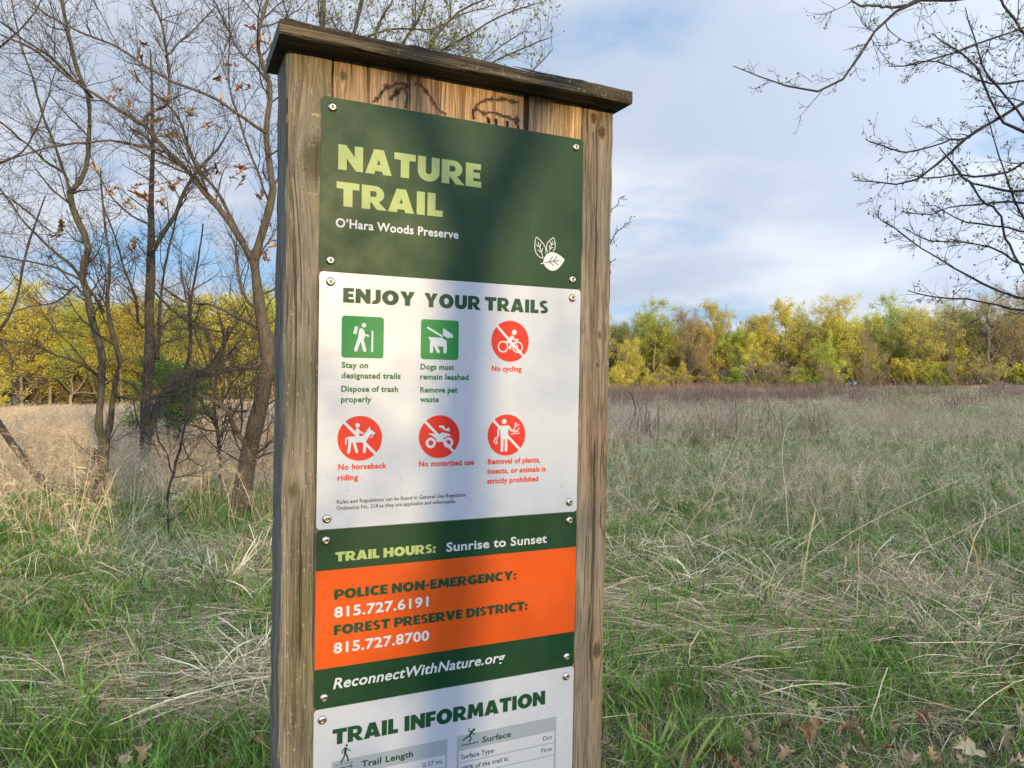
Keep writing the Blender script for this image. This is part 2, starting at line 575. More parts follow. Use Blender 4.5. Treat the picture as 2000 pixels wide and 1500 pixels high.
def board(name, u0, u1, v0, v1, n0, n1, mats, axis='z', round_=0.003, seed=0, rough=0.0012, sides=None, wav=0.0):
    """a sawn board: grid skin with rounded, slightly uneven long edges"""
    g = np.random.default_rng(seed)
    if axis == 'z':
        L0, L1, A0, A1 = v0, v1, u0, u1
    else:
        L0, L1, A0, A1 = u0, u1, v0, v1
    B0, B1 = -n1, -n0            # y = -n ; n1 is the front
    r = round_
    nl = max(2, int((L1 - L0) / 0.012))
    t = np.linspace(0, 1, nl)
    prof = []                    # rounded rectangle profile in (A,B)
    for cx, cy, a0 in ((A1 - r, B1 - r, 0), (A0 + r, B1 - r, 90), (A0 + r, B0 + r, 180), (A1 - r, B0 + r, 270)):
        for k in range(4):
            a = R_(a0 + k * 30)
            prof.append((cx + r * math.cos(a), cy + r * math.sin(a)))
    prof = np.array(prof)
    m = len(prof)
    nz = g.normal(size=(nl, m)) * rough
    for _ in range(2):
        nz = (nz + np.roll(nz, 1, 0) + np.roll(nz, -1, 0)) / 2.0
    ctr = prof.mean(0)
    dirs = norm(prof - ctr)
    A = prof[None, :, 0] + nz * dirs[None, :, 0] * 1.0
    B = prof[None, :, 1] + nz * dirs[None, :, 1] * 0.5
    if wav:
        ww = np.interp(t, np.linspace(0, 1, 9), g.normal(size=9)) * wav
        A = A + (ww[:, None] * (prof[None, :, 0] > (A0 + A1) / 2))
    Lc = np.broadcast_to((L0 + (L1 - L0) * t)[:, None], A.shape)
    V = np.stack([A, B, Lc], -1) if axis == 'z' else np.stack([Lc, B, A], -1)
    V = V.reshape(-1, 3)
    i = np.arange(nl * m).reshape(nl, m)
    a, b = i[:-1], i[1:]
    q = np.stack([a, np.roll(a, -1, 1), np.roll(b, -1, 1), b], -1).reshape(-1, 4)
    if axis == 'x':
        q = q[:, ::-1]
    me = bpy.data.meshes.new(name)
    faces = [tuple(f) for f in q.tolist()]
    cap0 = tuple(int(k) for k in i[0][::-1])
    cap1 = tuple(int(k) for k in i[-1])
    if axis == 'x':
        cap0, cap1 = cap0[::-1], cap1[::-1]
    me.from_pydata(V.tolist(), [], faces + [cap0, cap1])
    for mm in mats:
        me.materials.append(mm)
    for p in me.polygons:
        if sides == 'left' and axis == 'z' and p.normal.x < -0.75:
            p.material_index = 1
        if sides == 'ends' and abs(p.normal.x) > 0.8:
            p.material_index = 1
    me.update()
    return sp(link(name, me))


board('post', -0.051, 0.0172, -1.985 - 0.3, 0.0615, -0.105, 0.0, [W_left, W_side], round_=0.007, seed=1, sides='left')
board('post', 0.4570, 0.5225, -1.985 - 0.3, 0.0615, -0.105, 0.0, [W_right, W_side], round_=0.005, seed=2)
for k, (a, b, d) in enumerate(((0.0184, 0.0706, -0.001), (0.0718, 0.1385, -0.0015), (0.1405, 0.3418, -0.001), (0.3520, 0.4558, -0.0008))):
    board('plank', a, b, -1.93, 0.0613, -0.045, d, [W_plank[k]], round_=0.0018, seed=10 + k, rough=0.0006)
# dark strip sitting back between two planks
board('plank', 0.3422, 0.3516, -1.93, 0.0610, -0.045, -0.005, [mat_wood('dark_strip_wood', (0.018, 0.009, 0.005), (0.10, 0.045, 0.022), 'z', 41, (), 0, crack=0.9)], round_=0.0015, seed=19)
board('plank', 0.0175, 0.4565, -1.93, 0.0600, -0.10, -0.048, [W_plank[3]], round_=0.0018, seed=21)
cap = board('cap_board', -0.068, 0.531, 0.0620, 0.0835, -0.115, 0.047, [W_cap, W_capend], axis='x', round_=0.0035, seed=5, rough=0.0016, sides='ends', wav=0.0012)
# chips splintered off the cap's worn top edge
g5 = np.random.default_rng(3)
for (a, b) in ((-0.066, -0.02), (0.30, 0.455), (0.10, 0.2)):
    n = 7
    x = np.linspace(a, b, n)
    P = np.stack([x, -0.043 + g5.normal(size=n) * .001, 0.0842 + g5.normal(size=n) * .0006], -1)[None]
    V, q = tube_arrays(P, np.full((1, n), 0.0017) * np.r_[0.3, np.ones(n - 2), 0.2][None], 4)
    link('splinter', new_mesh('splinter', V, q, mats=[W_cap]), cap)

# bark-beetle galleries on the planks
M_galstain = mat_plain('gallery_halo', (0.13, 0.075, 0.042), 0.9, vary=0.5, vs_=180)
M_gal = mat_plain('gallery_stain', (0.030, 0.016, 0.010), 0.9, vary=0.6, vs_=300)
GAL = [
    [(0.0797, 0.0046), (0.0915, 0.017), (0.097, 0.028), (0.1008, 0.0323), (0.108, 0.034), (0.1193, 0.0401), (0.1351, 0.0404)],
    [(0.1351, 0.0414), (0.1318, 0.036), (0.1345, 0.025), (0.1325, 0.0044)],
    [(0.108, 0.014), (0.115, 0.024), (0.122, 0.031), (0.128, 0.036)],
    [(0.1458, 0.0437), (0.152, 0.046), (0.1673, 0.0348), (0.174, 0.026), (0.1806, 0.0185), (0.187, 0.0105), (0.1922, 0.008), (0.2005, 0.0063)],
    [(0.3336, 0.0474), (0.32, 0.0445), (0.305, 0.0475), (0.2889, 0.0431), (0.276, 0.042), (0.2611, 0.0336), (0.2526, 0.0242), (0.2649, 0.0183), (0.282, 0.021), (0.3, 0.0191), (0.318, 0.0165), (0.3324, 0.0145)],
    [(0.254, 0.024), (0.248, 0.0150), (0.25, 0.005)], [(0.325, 0.015), (0.331, 0.006), (0.329, -0.004)],
    [(0.2755, 0.012), (0.2765, -0.001)], [(0.2895, 0.0105), (0.290, -0.001)], [(0.3109, 0.011), (0.3105, -0.001)]]
for k, pth in enumerate(GAL):
    n = 40
    p2 = smooth_path([(a, b, 0) for a, b in pth], n)
    p2[:, :2] += g5.normal(size=(n, 2)) * 0.0007
    wd = (g5.uniform(0.0003, 0.0014, n) + 0.0016 * np.maximum(0, g5.normal(size=n) - 0.6)) * (1.6 if k > 6 else 1.0)
    P = np.stack([p2[:, 0], np.full(n, 0.0010 - 0.00005 * k - 0.0008), p2[:, 1]], -1)
    T = norm(np.gradient(P, axis=0))
    S = np.stack([T[:, 2], T[:, 1] * 0, -T[:, 0]], -1)
    if k < 7:
        wh = wd * 1.6 + np.abs(g5.normal(size=n)) * 0.0013
        Vh, qh = ribbon_arrays(P[None] + np.array([0, 0.00035, 0]), wh[None], S[None])
        sp(link('gallery_stain', new_mesh('gallery_stain', Vh, qh, mats=[M_galstain])))
    V, q = ribbon_arrays(P[None], wd[None], S[None])
    sp(link('beetle_gallery', new_mesh('beetle_gallery', V, q, mats=[M_gal])))


# ---- panels
def mat_panel(name, c, rough, fleck=0.0, spec=0.15):
    m, g, b = new_mat(name)
    tc = g.new('ShaderNodeTexCoord').outputs['Object']
    n = g.noise(tc, 700, 2, 0.6)
    n2 = g.noise(tc, 14, 4, 0.6)
    cc = g.mix(g.ramp(n, 0.3, 0.7), tuple(v * (1 - fleck) for v in c), tuple(min(1.0, v * (1 + fleck)) for v in c))
    cc = g.mix(g.ramp(n2, 0.35, 0.7, 0.0, 0.12), cc, tuple(0.6 * v + 0.012 for v in c))
    n3 = g.noise(g.map(tc, (55, 55, 3.0)), 1, 5, 0.65)
    cc = g.mix(g.ramp(n3, 0.48, 0.80, 0.0, 0.20), cc, tuple(0.8 * v + 0.022 for v in c))
    n5 = g.noise(tc, 210, 2, 0.5)
    cc = g.mix(g.ramp(n5, 0.74, 0.80, 0.0, 0.55), cc, (0.10, 0.085, 0.06))
    g.l.new(cc, b.inputs['Base Color'])
    b.inputs['Specular IOR Level'].default_value = spec
    g.l.new(g.ramp(n2, 0.3, 0.7, rough * 0.85, rough * 1.2), b.inputs['Roughness'])
    bn = g.new('ShaderNodeBump')
    bn.inputs['Strength'].default_value = 0.35
    bn.inputs['Distance'].default_value = 0.0004
    g.l.new(n, bn.inputs['Height'])
    g.l.new(bn.outputs[0], b.inputs['Normal'])
    return m


GREEN = (0.004, 0.030, 0.013)
P_green = mat_panel('dark_green_print', GREEN, 0.42, 0.25)
P_white = mat_panel('white_print', (0.285, 0.33, 0.415), 0.30, 0.03, 0.4)
P_orange = mat_panel('orange_print', (0.37, 0.054, 0.006), 0.42, 0.05)
I_lime = mat_panel('lime_ink', (0.21, 0.28, 0.12), 0.42, 0.08)
I_white = mat_panel('white_ink', (0.34, 0.39, 0.47), 0.4, 0.03)
I_dgreen = mat_panel('deep_green_ink', (0.004, 0.036, 0.018), 0.42, 0.1)
I_green = mat_panel('bright_green_ink', (0.008, 0.14, 0.042), 0.42, 0.08)
I_tgreen = mat_panel('caption_green_ink', (0.008, 0.095, 0.035), 0.42, 0.05)
I_red = mat_panel('red_ink', (0.38, 0.018, 0.012), 0.42, 0.05)
I_black = mat_panel('black_ink', (0.015, 0.012, 0.018), 0.42, 0.0)
I_grey = mat_panel('grey_green_ink', (0.175, 0.22, 0.28), 0.4, 0.03)
M_edge = mat_plain('panel_edge', (0.30, 0.32, 0.30), 0.5)
M_steel = mat_plain('stainless_steel', (0.40, 0.375, 0.34), 0.30, 1.0, vary=0.3, vs_=400, bump=0.15, bs=900)
M_socket = mat_plain('socket_shadow_steel', (0.20, 0.19, 0.18), 0.35, 1.0)

PN = 0.0035      # front of every panel, metres proud of the boards


def rrect(u0, v0, u1, v1, r, k=5):
    out = []
    for cx, cy, a0 in ((u1 - r, v1 - r, 0), (u0 + r, v1 - r, 90), (u0 + r, v0 + r, 180), (u1 - r, v0 + r, 270)):
        for j in range(k + 1):
            a = R_(a0 + 90 * j / k)
            out.append((cx + r * math.cos(a), cy + r * math.sin(a)))
    return out


def panel(v1, v0, mat, label):
    out = rrect(0.0, v0, 0.4575, v1, 0.006)
    n = len(out)
    V = [(u, -PN, v) for u, v in out] + [(u, -0.0012, v) for u, v in out]
    F = [tuple(range(n)), tuple(range(2 * n - 1, n - 1, -1))] + [(i, n + i, n + (i + 1) % n, (i + 1) % n) for i in range(n)]
    me = bpy.data.meshes.new('sign_panel')
    me.from_pydata(V, [], F)
    me.materials.append(mat)
    me.materials.append(M_edge)
    for p in me.polygons:
        if p.index > 1:
            p.material_index = 1
    me.update()
    o = sp(link('sign_panel', me))
    o['label'] = label
    return o


class Ink:
    """flat print on a panel; every shape sits 8 microns above the one before"""

    def __init__(s, z0=0.00030):
        s.V, s.F, s.M, s.mats, s.z = [], [], [], [], PN + z0

    def mi(s, m):
        if m not in s.mats:
            s.mats.append(m)
        return s.mats.index(m)

    def poly(s, pts, m):
        a = len(s.V)
        ar = sum(pts[i][0] * pts[(i + 1) % len(pts)][1] - pts[(i + 1) % len(pts)][0] * pts[i][1] for i in range(len(pts)))
        if ar < 0:
            pts = pts[::-1]
        s.V += [(u, -s.z, v) for u, v in pts]
        s.F.append(tuple(range(a, a + len(pts))))
        s.M.append(s.mi(m))
        s.z += 0.000008

    def band(s, pts, w, m, capr=False):
        """stroke of width w along points"""
        P = np.array(pts, float)
        T = norm(np.gradient(P, axis=0)) if len(P) > 2 else norm(np.repeat([P[-1] - P[0]], 2, 0))
        S = np.stack([-T[:, 1], T[:, 0]], -1) * w / 2
        L, Rr = P + S, P - S
        a = len(s.V)
        for i in range(len(P)):
            s.V += [(L[i][0], -s.z, L[i][1]), (Rr[i][0], -s.z, Rr[i][1])]
        for i in range(len(P) - 1):
            s.F.append((a + 2 * i, a + 2 * i + 1, a + 2 * i + 3, a + 2 * i + 2))
            s.M.append(s.mi(m))
        s.z += 0.000008
        if capr:
            for q in (P[0], P[-1]):
                s.disc(q, w / 2, m, 10)

    def disc(s, c, r, m, k=40):
        s.poly([(c[0] + r * math.cos(2 * math.pi * i / k), c[1] + r * math.sin(2 * math.pi * i / k)) for i in range(k)], m)

    def arc(s, c, r, a0, a1, w, m, k=18, ry=None, wy=None):
        ry = r if ry is None else ry
        wy = w if wy is None else wy
        a = len(s.V)
        for i in range(k + 1):
            t = R_(a0 + (a1 - a0) * i / k)
            s.V += [(c[0] + (r + w / 2) * math.cos(t), -s.z, c[1] + (ry + wy / 2) * math.sin(t)),
                    (c[0] + (r - w / 2) * math.cos(t), -s.z, c[1] + (ry - wy / 2) * math.sin(t))]
        for i in range(k):
            s.F.append((a + 2 * i, a + 2 * i + 1, a + 2 * i + 3, a + 2 * i + 2))
            s.M.append(s.mi(m))
        s.z += 0.000008

    def build(s, name, parent):
        me = bpy.data.meshes.new(name)
        me.from_pydata(s.V, [], s.F)
        for m in s.mats:
            me.materials.append(m)
        me.polygons.foreach_set('material_index', s.M)
        me.update()
        o = link(name, me)
        o.parent = parent
        return o


# heavy display capitals, cap height 1: (advance width, list of shapes)
def rc(x0, y0, x1, y1):
    return ('p', [(x0, y0), (x1, y0), (x1, y1), (x0, y1)])


HV = {
    'N': (.94, [('p', [(0, 0), (0, 1), (.29, 1), (.62, .56), (.62, 1), (.94, 1), (.94, 0), (.67, 0), (.32, .47), (.32, 0)])]),
    'A': (1.04, [('p', [(0, 0), (.33, 1), (.71, 1), (1.04, 0), (.69, 0), (.52, .62), (.35, 0)]), ('p', [(.26, .13), (.78, .13), (.71, .38), (.33, .38)])]),
    'T': (.86, [rc(0, .72, .86, 1), rc(.26, 0, .60, .73)]),
    'U': (.90, [rc(0, .38, .33, 1), rc(.57, .38, .90, 1), ('a', (.45, .39), .285, 180, 360, .33, .26, .30)]),
    'R': (.94, [rc(0, 0, .33, 1), rc(.32, .77, .50, 1), rc(.32, .30, .50, .53), ('a', (.49, .65), .24, -90, 90, .29, .235, .23), ('p', [(.32, .36), (.58, .42), (.98, 0), (.60, 0)])]),
    'E': (.68, [rc(0, 0, .33, 1), rc(.32, .75, .66, 1), rc(.32, .38, .62, .62), rc(.32, 0, .68, .25)]),
    'F': (.66, [rc(0, 0, .33, 1), rc(.32, .75, .66, 1), rc(.32, .35, .62, .60)]),
    'I': (.37, [rc(.02, 0, .35, 1)]),
    'L': (.64, [rc(0, 0, .33, 1), rc(.32, 0, .64, .27)]),
    'O': (1.08, [('a', (.54, .50), .36, 0, 360, .36, .375, .29)]),
    'C': (.88, [('a', (.54, .50), .36, 48, 312, .36, .375, .29)]),
    'G': (1.0, [('a', (.54, .50), .36, 48, 340, .36, .375, .29), rc(.54, .34, .97, .56), rc(.70, .16, .97, .40)]),
    'D': (.94, [rc(0, 0, .33, 1), rc(.32, .74, .44, 1), rc(.32, 0, .44, .26), ('a', (.43, .50), .345, -90, 90, .33, .37, .26)]),
    'P': (.82, [rc(0, 0, .33, 1), rc(.32, .77, .48, 1), rc(.32, .28, .48, .51), ('a', (.47, .64), .245, -90, 90, .29, .245, .235)]),
    'H': (.94, [rc(0, 0, .33, 1), rc(.61, 0, .94, 1), rc(.32, .37, .62, .63)]),
    'M': (1.14, [('p', [(0, 0), (.08, 1), (.39, 1), (.57, .58), (.75, 1), (1.06, 1), (1.14, 0), (.82, 0), (.78, .46), (.65, .12), (.49, .12), (.36, .46), (.32, 0)])]),
    'Y': (.98, [('p', [(0, 1), (.36, 1), (.49, .68), (.62, 1), (.98, 1), (.66, .42), (.66, 0), (.32, 0), (.32, .42)])]),
    'V': (1.0, [('p', [(0, 1), (.35, 1), (.50, .45), (.65, 1), (1.0, 1), (.68, 0), (.32, 0)])]),
    'J': (.56, [rc(.23, .26, .56, 1), ('a', (.16, .30), .235, -120, 0, .33, .17, .27)]),
    'S': (.70, [('a', (.36, .71), .215, 35, 268, .27, .17, .24), ('a', (.335, .29), .215, 90, -145, .27, .17, .24)]),
    ':': (.30, [rc(.02, 0, .28, .27), rc(.02, .44, .28, .71)]),
    '-': (.42, [rc(.04, .33, .38, .57)]),
}


def heavy(ink, txt, u0, u1, v, capH, m, gap=0.075, space=0.34):
    w = 0
    for c in txt:
        w += space if c == ' ' else HV[c][0] + gap
    w -= gap
    kx = (u1 - u0) / w
    x = 0
    for c in txt:
        if c == ' ':
            x += space
            continue
        adv, shp = HV[c]
        for sh in shp:
            if sh[0] == 'p':
                ink.poly([(u0 + (x + a) * kx, v + b * capH) for a, b in sh[1]], m)
            else:
                _, (cx, cy), r, a0, a1, wd, ry, wy = sh
                ink.arc((u0 + (x + cx) * kx, v + cy * capH), r * kx, a0, a1, wd * kx, m, 28 if a1 - a0 > 300 else 18, ry * capH, wy * capH)
        x += adv + gap


def font_text(txt, u0, u1, v, capH, mat, parent, bold=0.016, italic=0.0, z=0.0004):
    c = bpy.data.curves.new('t', 'FONT')
    c.body = txt
    c.offset = bold
    c.space_character = 1.0 + bold * 2.2
    c.resolution_u = 3
    ob = bpy.data.objects.new('t', c)
    col.objects.link(ob)
    dg = bpy.context.evaluated_depsgraph_get()
    me = bpy.data.meshes.new_from_object(ob.evaluated_get(dg))
    bpy.data.objects.remove(ob)
    n = len(me.vertices)
    a = np.empty(n * 3, np.float32)
    me.vertices.foreach_get('co', a)
    a = a.reshape(-1, 3)
    H = 0.685 + bold
    x = a[:, 0] + italic * a[:, 1]
    x = (x - x.min()) / (x.max() - x.min()) * (u1 - u0) + u0
    out = np.stack([x, np.full(n, -(PN + z)), a[:, 1] / H * capH + v], -1)
    me.vertices.foreach_set('co', out.astype(np.float32).ravel())
    me.materials.clear()
    me.materials.append(mat)
    # face the reader
    me.update()
    me.name = 'lettering'
    o = link('lettering', me)
    o.parent = parent
    return o


def screw_mesh():
    prof = [(0.0071, 0.0), (0.0071, 0.0006), (0.0066, 0.0018), (0.0055, 0.0029), (0.0042, 0.0036), (0.0031, 0.0039), (0.0029, 0.0037), (0.0027, 0.0016), (0.0009, 0.0014)]
    k = 18
    V, F, M = [], [], []
    for j, (r, h) in enumerate(prof):
        for i in range(k):
            a = 2 * math.pi * i / k
            rr = r
            V.append((rr * math.cos(a), -h, rr * math.sin(a)))
    for j in range(len(prof) - 1):
        for i in range(k):
            F.append((j * k + i, j * k + (i + 1) % k, (j + 1) * k + (i + 1) % k, (j + 1) * k + i))
            M.append(1 if j >= 6 else 0)
    # security pin standing in the socket
    b = len(V)
    for h, r in ((0.0014, 0.0009), (0.0034, 0.0009)):
        for i in range(8):
            a = 2 * math.pi * i / 8
            V.append((r * math.cos(a), -h, r * math.sin(a)))
    for i in range(8):
        F.append((b + i, b + (i + 1) % 8, b + 8 + (i + 1) % 8, b + 8 + i))
        M.append(0)
    F.append(tuple(range(b + 8, b + 16)))
    M.append(0)
    me = bpy.data.meshes.new('screw')
    me.from_pydata(V, [], F)
    me.materials.append(M_steel)
    me.materials.append(M_socket)
    me.polygons.foreach_set('material_index', M)
    me.polygons.foreach_set('use_smooth', [True] * len(F))
    me.update()
    return me


SCREW = screw_mesh()


def screws(p, pts):
    for (u, v) in pts:
        o = link('screw', SCREW)
        o.parent = p
        o.location = (u, -PN + 0.0001, v)
        o.rotation_euler = (0, random.random() * 6, 0)


# panel 1: NATURE TRAIL
p1 = panel(-0.0002, -0.2652, P_green, 'dark green title panel at the top of the sign')
screws(p1, [(0.0162, -0.0156), (0.4422, -0.0156), (0.0161, -0.2488), (0.4400, -0.2493)])
ik = Ink()
heavy(ik, 'NATURE', 0.0259, 0.2629, -0.1084, 0.0385, I_lime, 0.09)
ik.build('lettering', p1)
ik = Ink()
heavy(ik, 'TRAIL', 0.0240, 0.1960, -0.1640, 0.0370, I_lime, 0.09)
ik.build('lettering', p1)
font_text("O\u2019Hara Woods Preserve", 0.0233, 0.224, -0.1965, 0.0135, I_white, p1, 0.022)


def leaf_outline(cx, cy, L, W, ang, k=14):
    ca, sa = math.cos(R_(ang)), math.sin(R_(ang))
    pts = []
    for s in (1, -1):
        rng_ = range(k + 1) if s == 1 else range(k - 1, 0, -1)
        for i in rng_:
            t = i / k
            w = W / 2 * (math.sin(math.pi * t ** 0.80)) ** 0.85
            x, y = (t - 0.5) * L, s * w
            pts.append((cx + x * ca - y * sa, cy + x * sa + y * ca))
    return pts


def leaves_logo():
    k = Ink(0.0004)
    for (cx, cy, L, W, a) in ((0.3745, -0.1985, 0.0385, 0.0205, 112), (0.3965, -0.1925, 0.0300, 0.0165, 72)):
        o = leaf_outline(cx, cy, L, W, a)
        k.band(o + [o[0]], 0.0014, I_white)
        ca, sa = math.cos(R_(a)), math.sin(R_(a))
        pt = lambda x, y: (cx + x * ca - y * sa, cy + x * sa + y * ca)
        k.band([pt(-L * .5, 0), pt(L * .27, 0)], 0.0013, I_white)
        for q in (-.22, .02):
            for s in (1, -1):
                k.band([pt(L * q, 0), pt(L * (q + .17), s * W * .26)], 0.0012, I_white)
    cx, cy, a, L, W = 0.4025, -0.2195, 12, 0.0435, 0.0325
    k.poly(leaf_outline(cx, cy, L + .004, W + .004, a), P_green)
    k.poly(leaf_outline(cx, cy, L, W, a), I_white)
    ca, sa = math.cos(R_(a)), math.sin(R_(a))
    pt = lambda x, y: (cx + x * ca - y * sa, cy + x * sa + y * ca)
    k.band([pt(-L * .62, -.001), pt(-L * .45, 0)], 0.0016, I_white)
    k.band([pt(-L * .40, 0), pt(L * .24, 0)], 0.0015, P_green)
    for q in (-.22, -.02):
        for s in (1, -1):
            k.band([pt(L * q, 0), pt(L * (q + .19), s * W * .24)], 0.0014, P_green)
    k.build('leaf_emblem', p1)


leaves_logo()

# panel 2: ENJOY YOUR TRAILS
p2 = panel(-0.2660, -0.6612, P_white, 'white rules panel with green and red pictograms')
screws(p2, [(0.0165, -0.2812), (0.4405, -0.2816), (0.0158, -0.6451), (0.4420, -0.6440)])
ik = Ink()
heavy(ik, 'ENJOY', 0.0362, 0.1514, -0.3116, 0.0228, I_dgreen, 0.08)
ik.build('lettering', p2)
ik = Ink()
heavy(ik, 'YOUR', 0.1669, 0.2651, -0.3117, 0.0228, I_dgreen, 0.08)
ik.build('lettering', p2)
ik = Ink()
heavy(ik, 'TRAILS', 0.2733, 0.3927, -0.3118, 0.0228, I_dgreen, 0.08)
ik.build('lettering', p2)
for txt, a, b, v, m in (
        ('Stay on', 0.0354, 0.0768, -0.4123, I_tgreen), ('designated trails', 0.0353, 0.1295, -0.4284, I_tgreen),
        ('Dispose of trash', 0.0351, 0.1255, -0.4492, I_tgreen), ('properly', 0.035, 0.0825, -0.4655, I_tgreen),
        ('Dogs must', 0.1623, 0.2202, -0.4126, I_tgreen), ('remain leashed', 0.162, 0.2458, -0.4287, I_tgreen),
        ('Remove pet', 0.1623, 0.2264, -0.4499, I_tgreen), ('waste', 0.1623, 0.1944, -0.4655, I_tgreen),
        ('No cycling', 0.2879, 0.3433, -0.4133, I_red), ('No horseback', 0.0321, 0.1087, -0.5704, I_red),
        ('riding', 0.0313, 0.0635, -0.5869, I_red), ('No motorized use', 0.1622, 0.2579, -0.5704, I_red),
        ('Removal of plants,', 0.2833, 0.3824, -0.5706, I_red), ('insects, or animals is', 0.2829, 0.3937, -0.5869, I_red),
        ('strictly prohibited', 0.2826, 0.3793, -0.6036, I_red)):
    font_text(txt, a, b, v, 0.0091, m, p2, 0.032)
font_text('Rules and Regulations can be found in General Use Regulation', 0.0307, 0.2444, -0.6228, 0.0060, I_black, p2, 0.006)
font_text('Ordinance No. 214 as they are applicable and enforceable.', 0.0305, 0.2270, -0.6325, 0.0060, I_black, p2, 0.006)


def icon(fn, x0, y0, w, h, ground, circle, name='pictogram', parent=None):
    """fn draws in 0..100 x 0..100 units, y up"""
    k = Ink()
    f = lambda x, y: (x0 + x * w / 100, y0 + y * h / 100)
    if circle == 'c':
        k.poly([f(50 + 50 * math.cos(2 * math.pi * i / 48), 50 + 50 * math.sin(2 * math.pi * i / 48)) for i in range(48)], ground)
        k.band([f(11, 89), f(89, 11)], w * 0.062, I_white)
    elif circle == 's':
        k.poly(rrect(x0, y0, x0 + w, y0 + h, w * 0.075), ground)
    s = w / 100
    fn(k, f, s)
    return k.build(name, parent or p2)


def d_hiker(k, f, s):
    W = I_white
    k.disc(f(52, 79), 5.4 * s, W)
    k.poly([f(31, 76), f(38.5, 74), f(34, 56), f(26.5, 58.5)], W)
    k.poly([f(41, 68), f(44, 71), f(49, 71), f(53, 66), f(55, 52), f(52, 44), f(38, 44), f(39, 56)], W)
    k.band([f(51, 62), f(54.5, 56), f(63, 53.5)], 4.2 * s, W, True)
    k.band([f(42, 46), f(33.5, 19)], 8.4 * s, W, True)
    k.band([f(47, 46), f(54.5, 19)], 8.0 * s, W, True)
    k.band([f(72.5, 66.5), f(72.5, 15)], 4.3 * s, W)


def d_dog(k, f, s):
    W = I_white
    k.band([f(16, 80), f(57, 58)], 4.8 * s, W)
    k.poly([f(58, 80), f(84, 64), f(85, 57), f(70, 55), f(57.5, 62)], W)
    k.poly([f(19, 57), f(23, 55.5), f(56, 55), f(68, 47), f(68, 33), f(25, 33), f(24, 47)], W)
    k.band([f(28, 38), f(28, 20)], 8.6 * s, W, True)
    k.band([f(36, 38), f(46, 20)], 8.2 * s, W, True)
    k.band([f(64, 38), f(64, 20)], 8.6 * s, W, True)


def d_cycle(k, f, s):
    W = I_white
    for cx in (31, 70):
        c = f(cx, 36)
        k.arc(c, 12.5 * s, 0, 360, 3.2 * s, W, 32)
    k.disc(f(60, 72), 6.4 * s, W)
    k.band([f(55, 60), f(44, 49)], 8.5 * s, W, True)
    k.band([f(56, 60), f(60, 54), f(70, 54)], 4.0 * s, W, True)
    k.band([f(44, 49), f(53, 45), f(49, 33)], 6.0 * s, W, True)
    k.band([f(70, 36), f(63, 50), f(52, 36), f(56, 46)], 2.6 * s, W)


def d_horse(k, f, s):
    W = I_white
    k.disc(f(44, 79), 5.0 * s, W)
    k.band([f(44, 68), f(44, 55)], 8.5 * s, W, True)
    k.band([f(45, 67), f(56, 61)], 3.6 * s, W, True)
    k.poly([f(24, 54), f(56, 55), f(66, 68), f(71, 76), f(74, 68), f(84, 62), f(82, 58), f(75, 59), f(68, 50), f(62, 41), f(24, 41)], W)
    k.band([f(25, 52), f(19, 50), f(18, 38)], 3.2 * s, W, True)
    for a, b in ((28, 25), (36, 43), (61, 60)):
        k.band([f(a, 44), f(b, 20)], 6.4 * s, W, True)
    k.band([f(79, 60), f(78, 54), f(72, 50)], 1.8 * s, W)


def d_quad(k, f, s):
    W = I_white
    for cx in (29, 72):
        k.arc(f(cx, 36), 9.2 * s, 0, 360, 6.2 * s, W, 32)
    k.poly([f(21, 58), f(38, 57), f(46, 53), f(56, 60), f(70, 57), f(80, 52), f(68, 51), f(58, 45), f(55, 38), f(43, 38), f(42, 46), f(30, 54)], W)
    k.poly([f(48, 76), f(60, 76), f(64, 68), f(60, 65), f(56, 71), f(49, 71)], W)
    k.poly([f(62, 67), f(74, 71), f(75, 62), f(64, 64)], W)


def d_person(k, f, s):
    W = I_white
    k.disc(f(43, 83), 6.2 * s, W)
    k.poly([f(31, 73), f(55, 73), f(53, 48), f(53, 40), f(34, 40), f(34, 50)], W)
    k.band([f(31, 71), f(27, 60), f(28, 50)], 5.0 * s, W, True)
    k.band([f(54, 71), f(62, 61), f(70, 61)], 5.0 * s, W, True)
    k.band([f(38.5, 42), f(38, 13)], 7.2 * s, W, True)
    k.band([f(48.5, 42), f(49, 13)], 7.2 * s, W, True)
    for a, b in (((68, 61), (76, 79)), ((72, 69), (84, 76)), ((72, 69), (72, 80)), ((60, 52), (84, 54)), ((66, 53), (85, 67)), ((72, 58), (82, 58)), ((28, 48), (18, 42)), ((26, 46), (21, 28)), ((22, 42), (15, 36)), ((23, 37), (26, 28)), ((20, 36), (16, 32))):
        k.band([f(*a), f(*b)], 1.9 * s, W)


icon(d_hiker, 0.0347, -0.3967, 0.0663, 0.0650, I_green, 's')
icon(d_dog, 0.1622, -0.3962, 0.0650, 0.0648, I_green, 's')
icon(d_cycle, 0.2862, -0.3970, 0.0700, 0.0700, I_red, 'c')
icon(d_horse, 0.0303, -0.5573, 0.0703, 0.0703, I_red, 'c')
icon(d_quad, 0.1613, -0.5575, 0.0703, 0.0703, I_red, 'c')
icon(d_person, 0.2821, -0.5572, 0.0703, 0.0703, I_red, 'c')

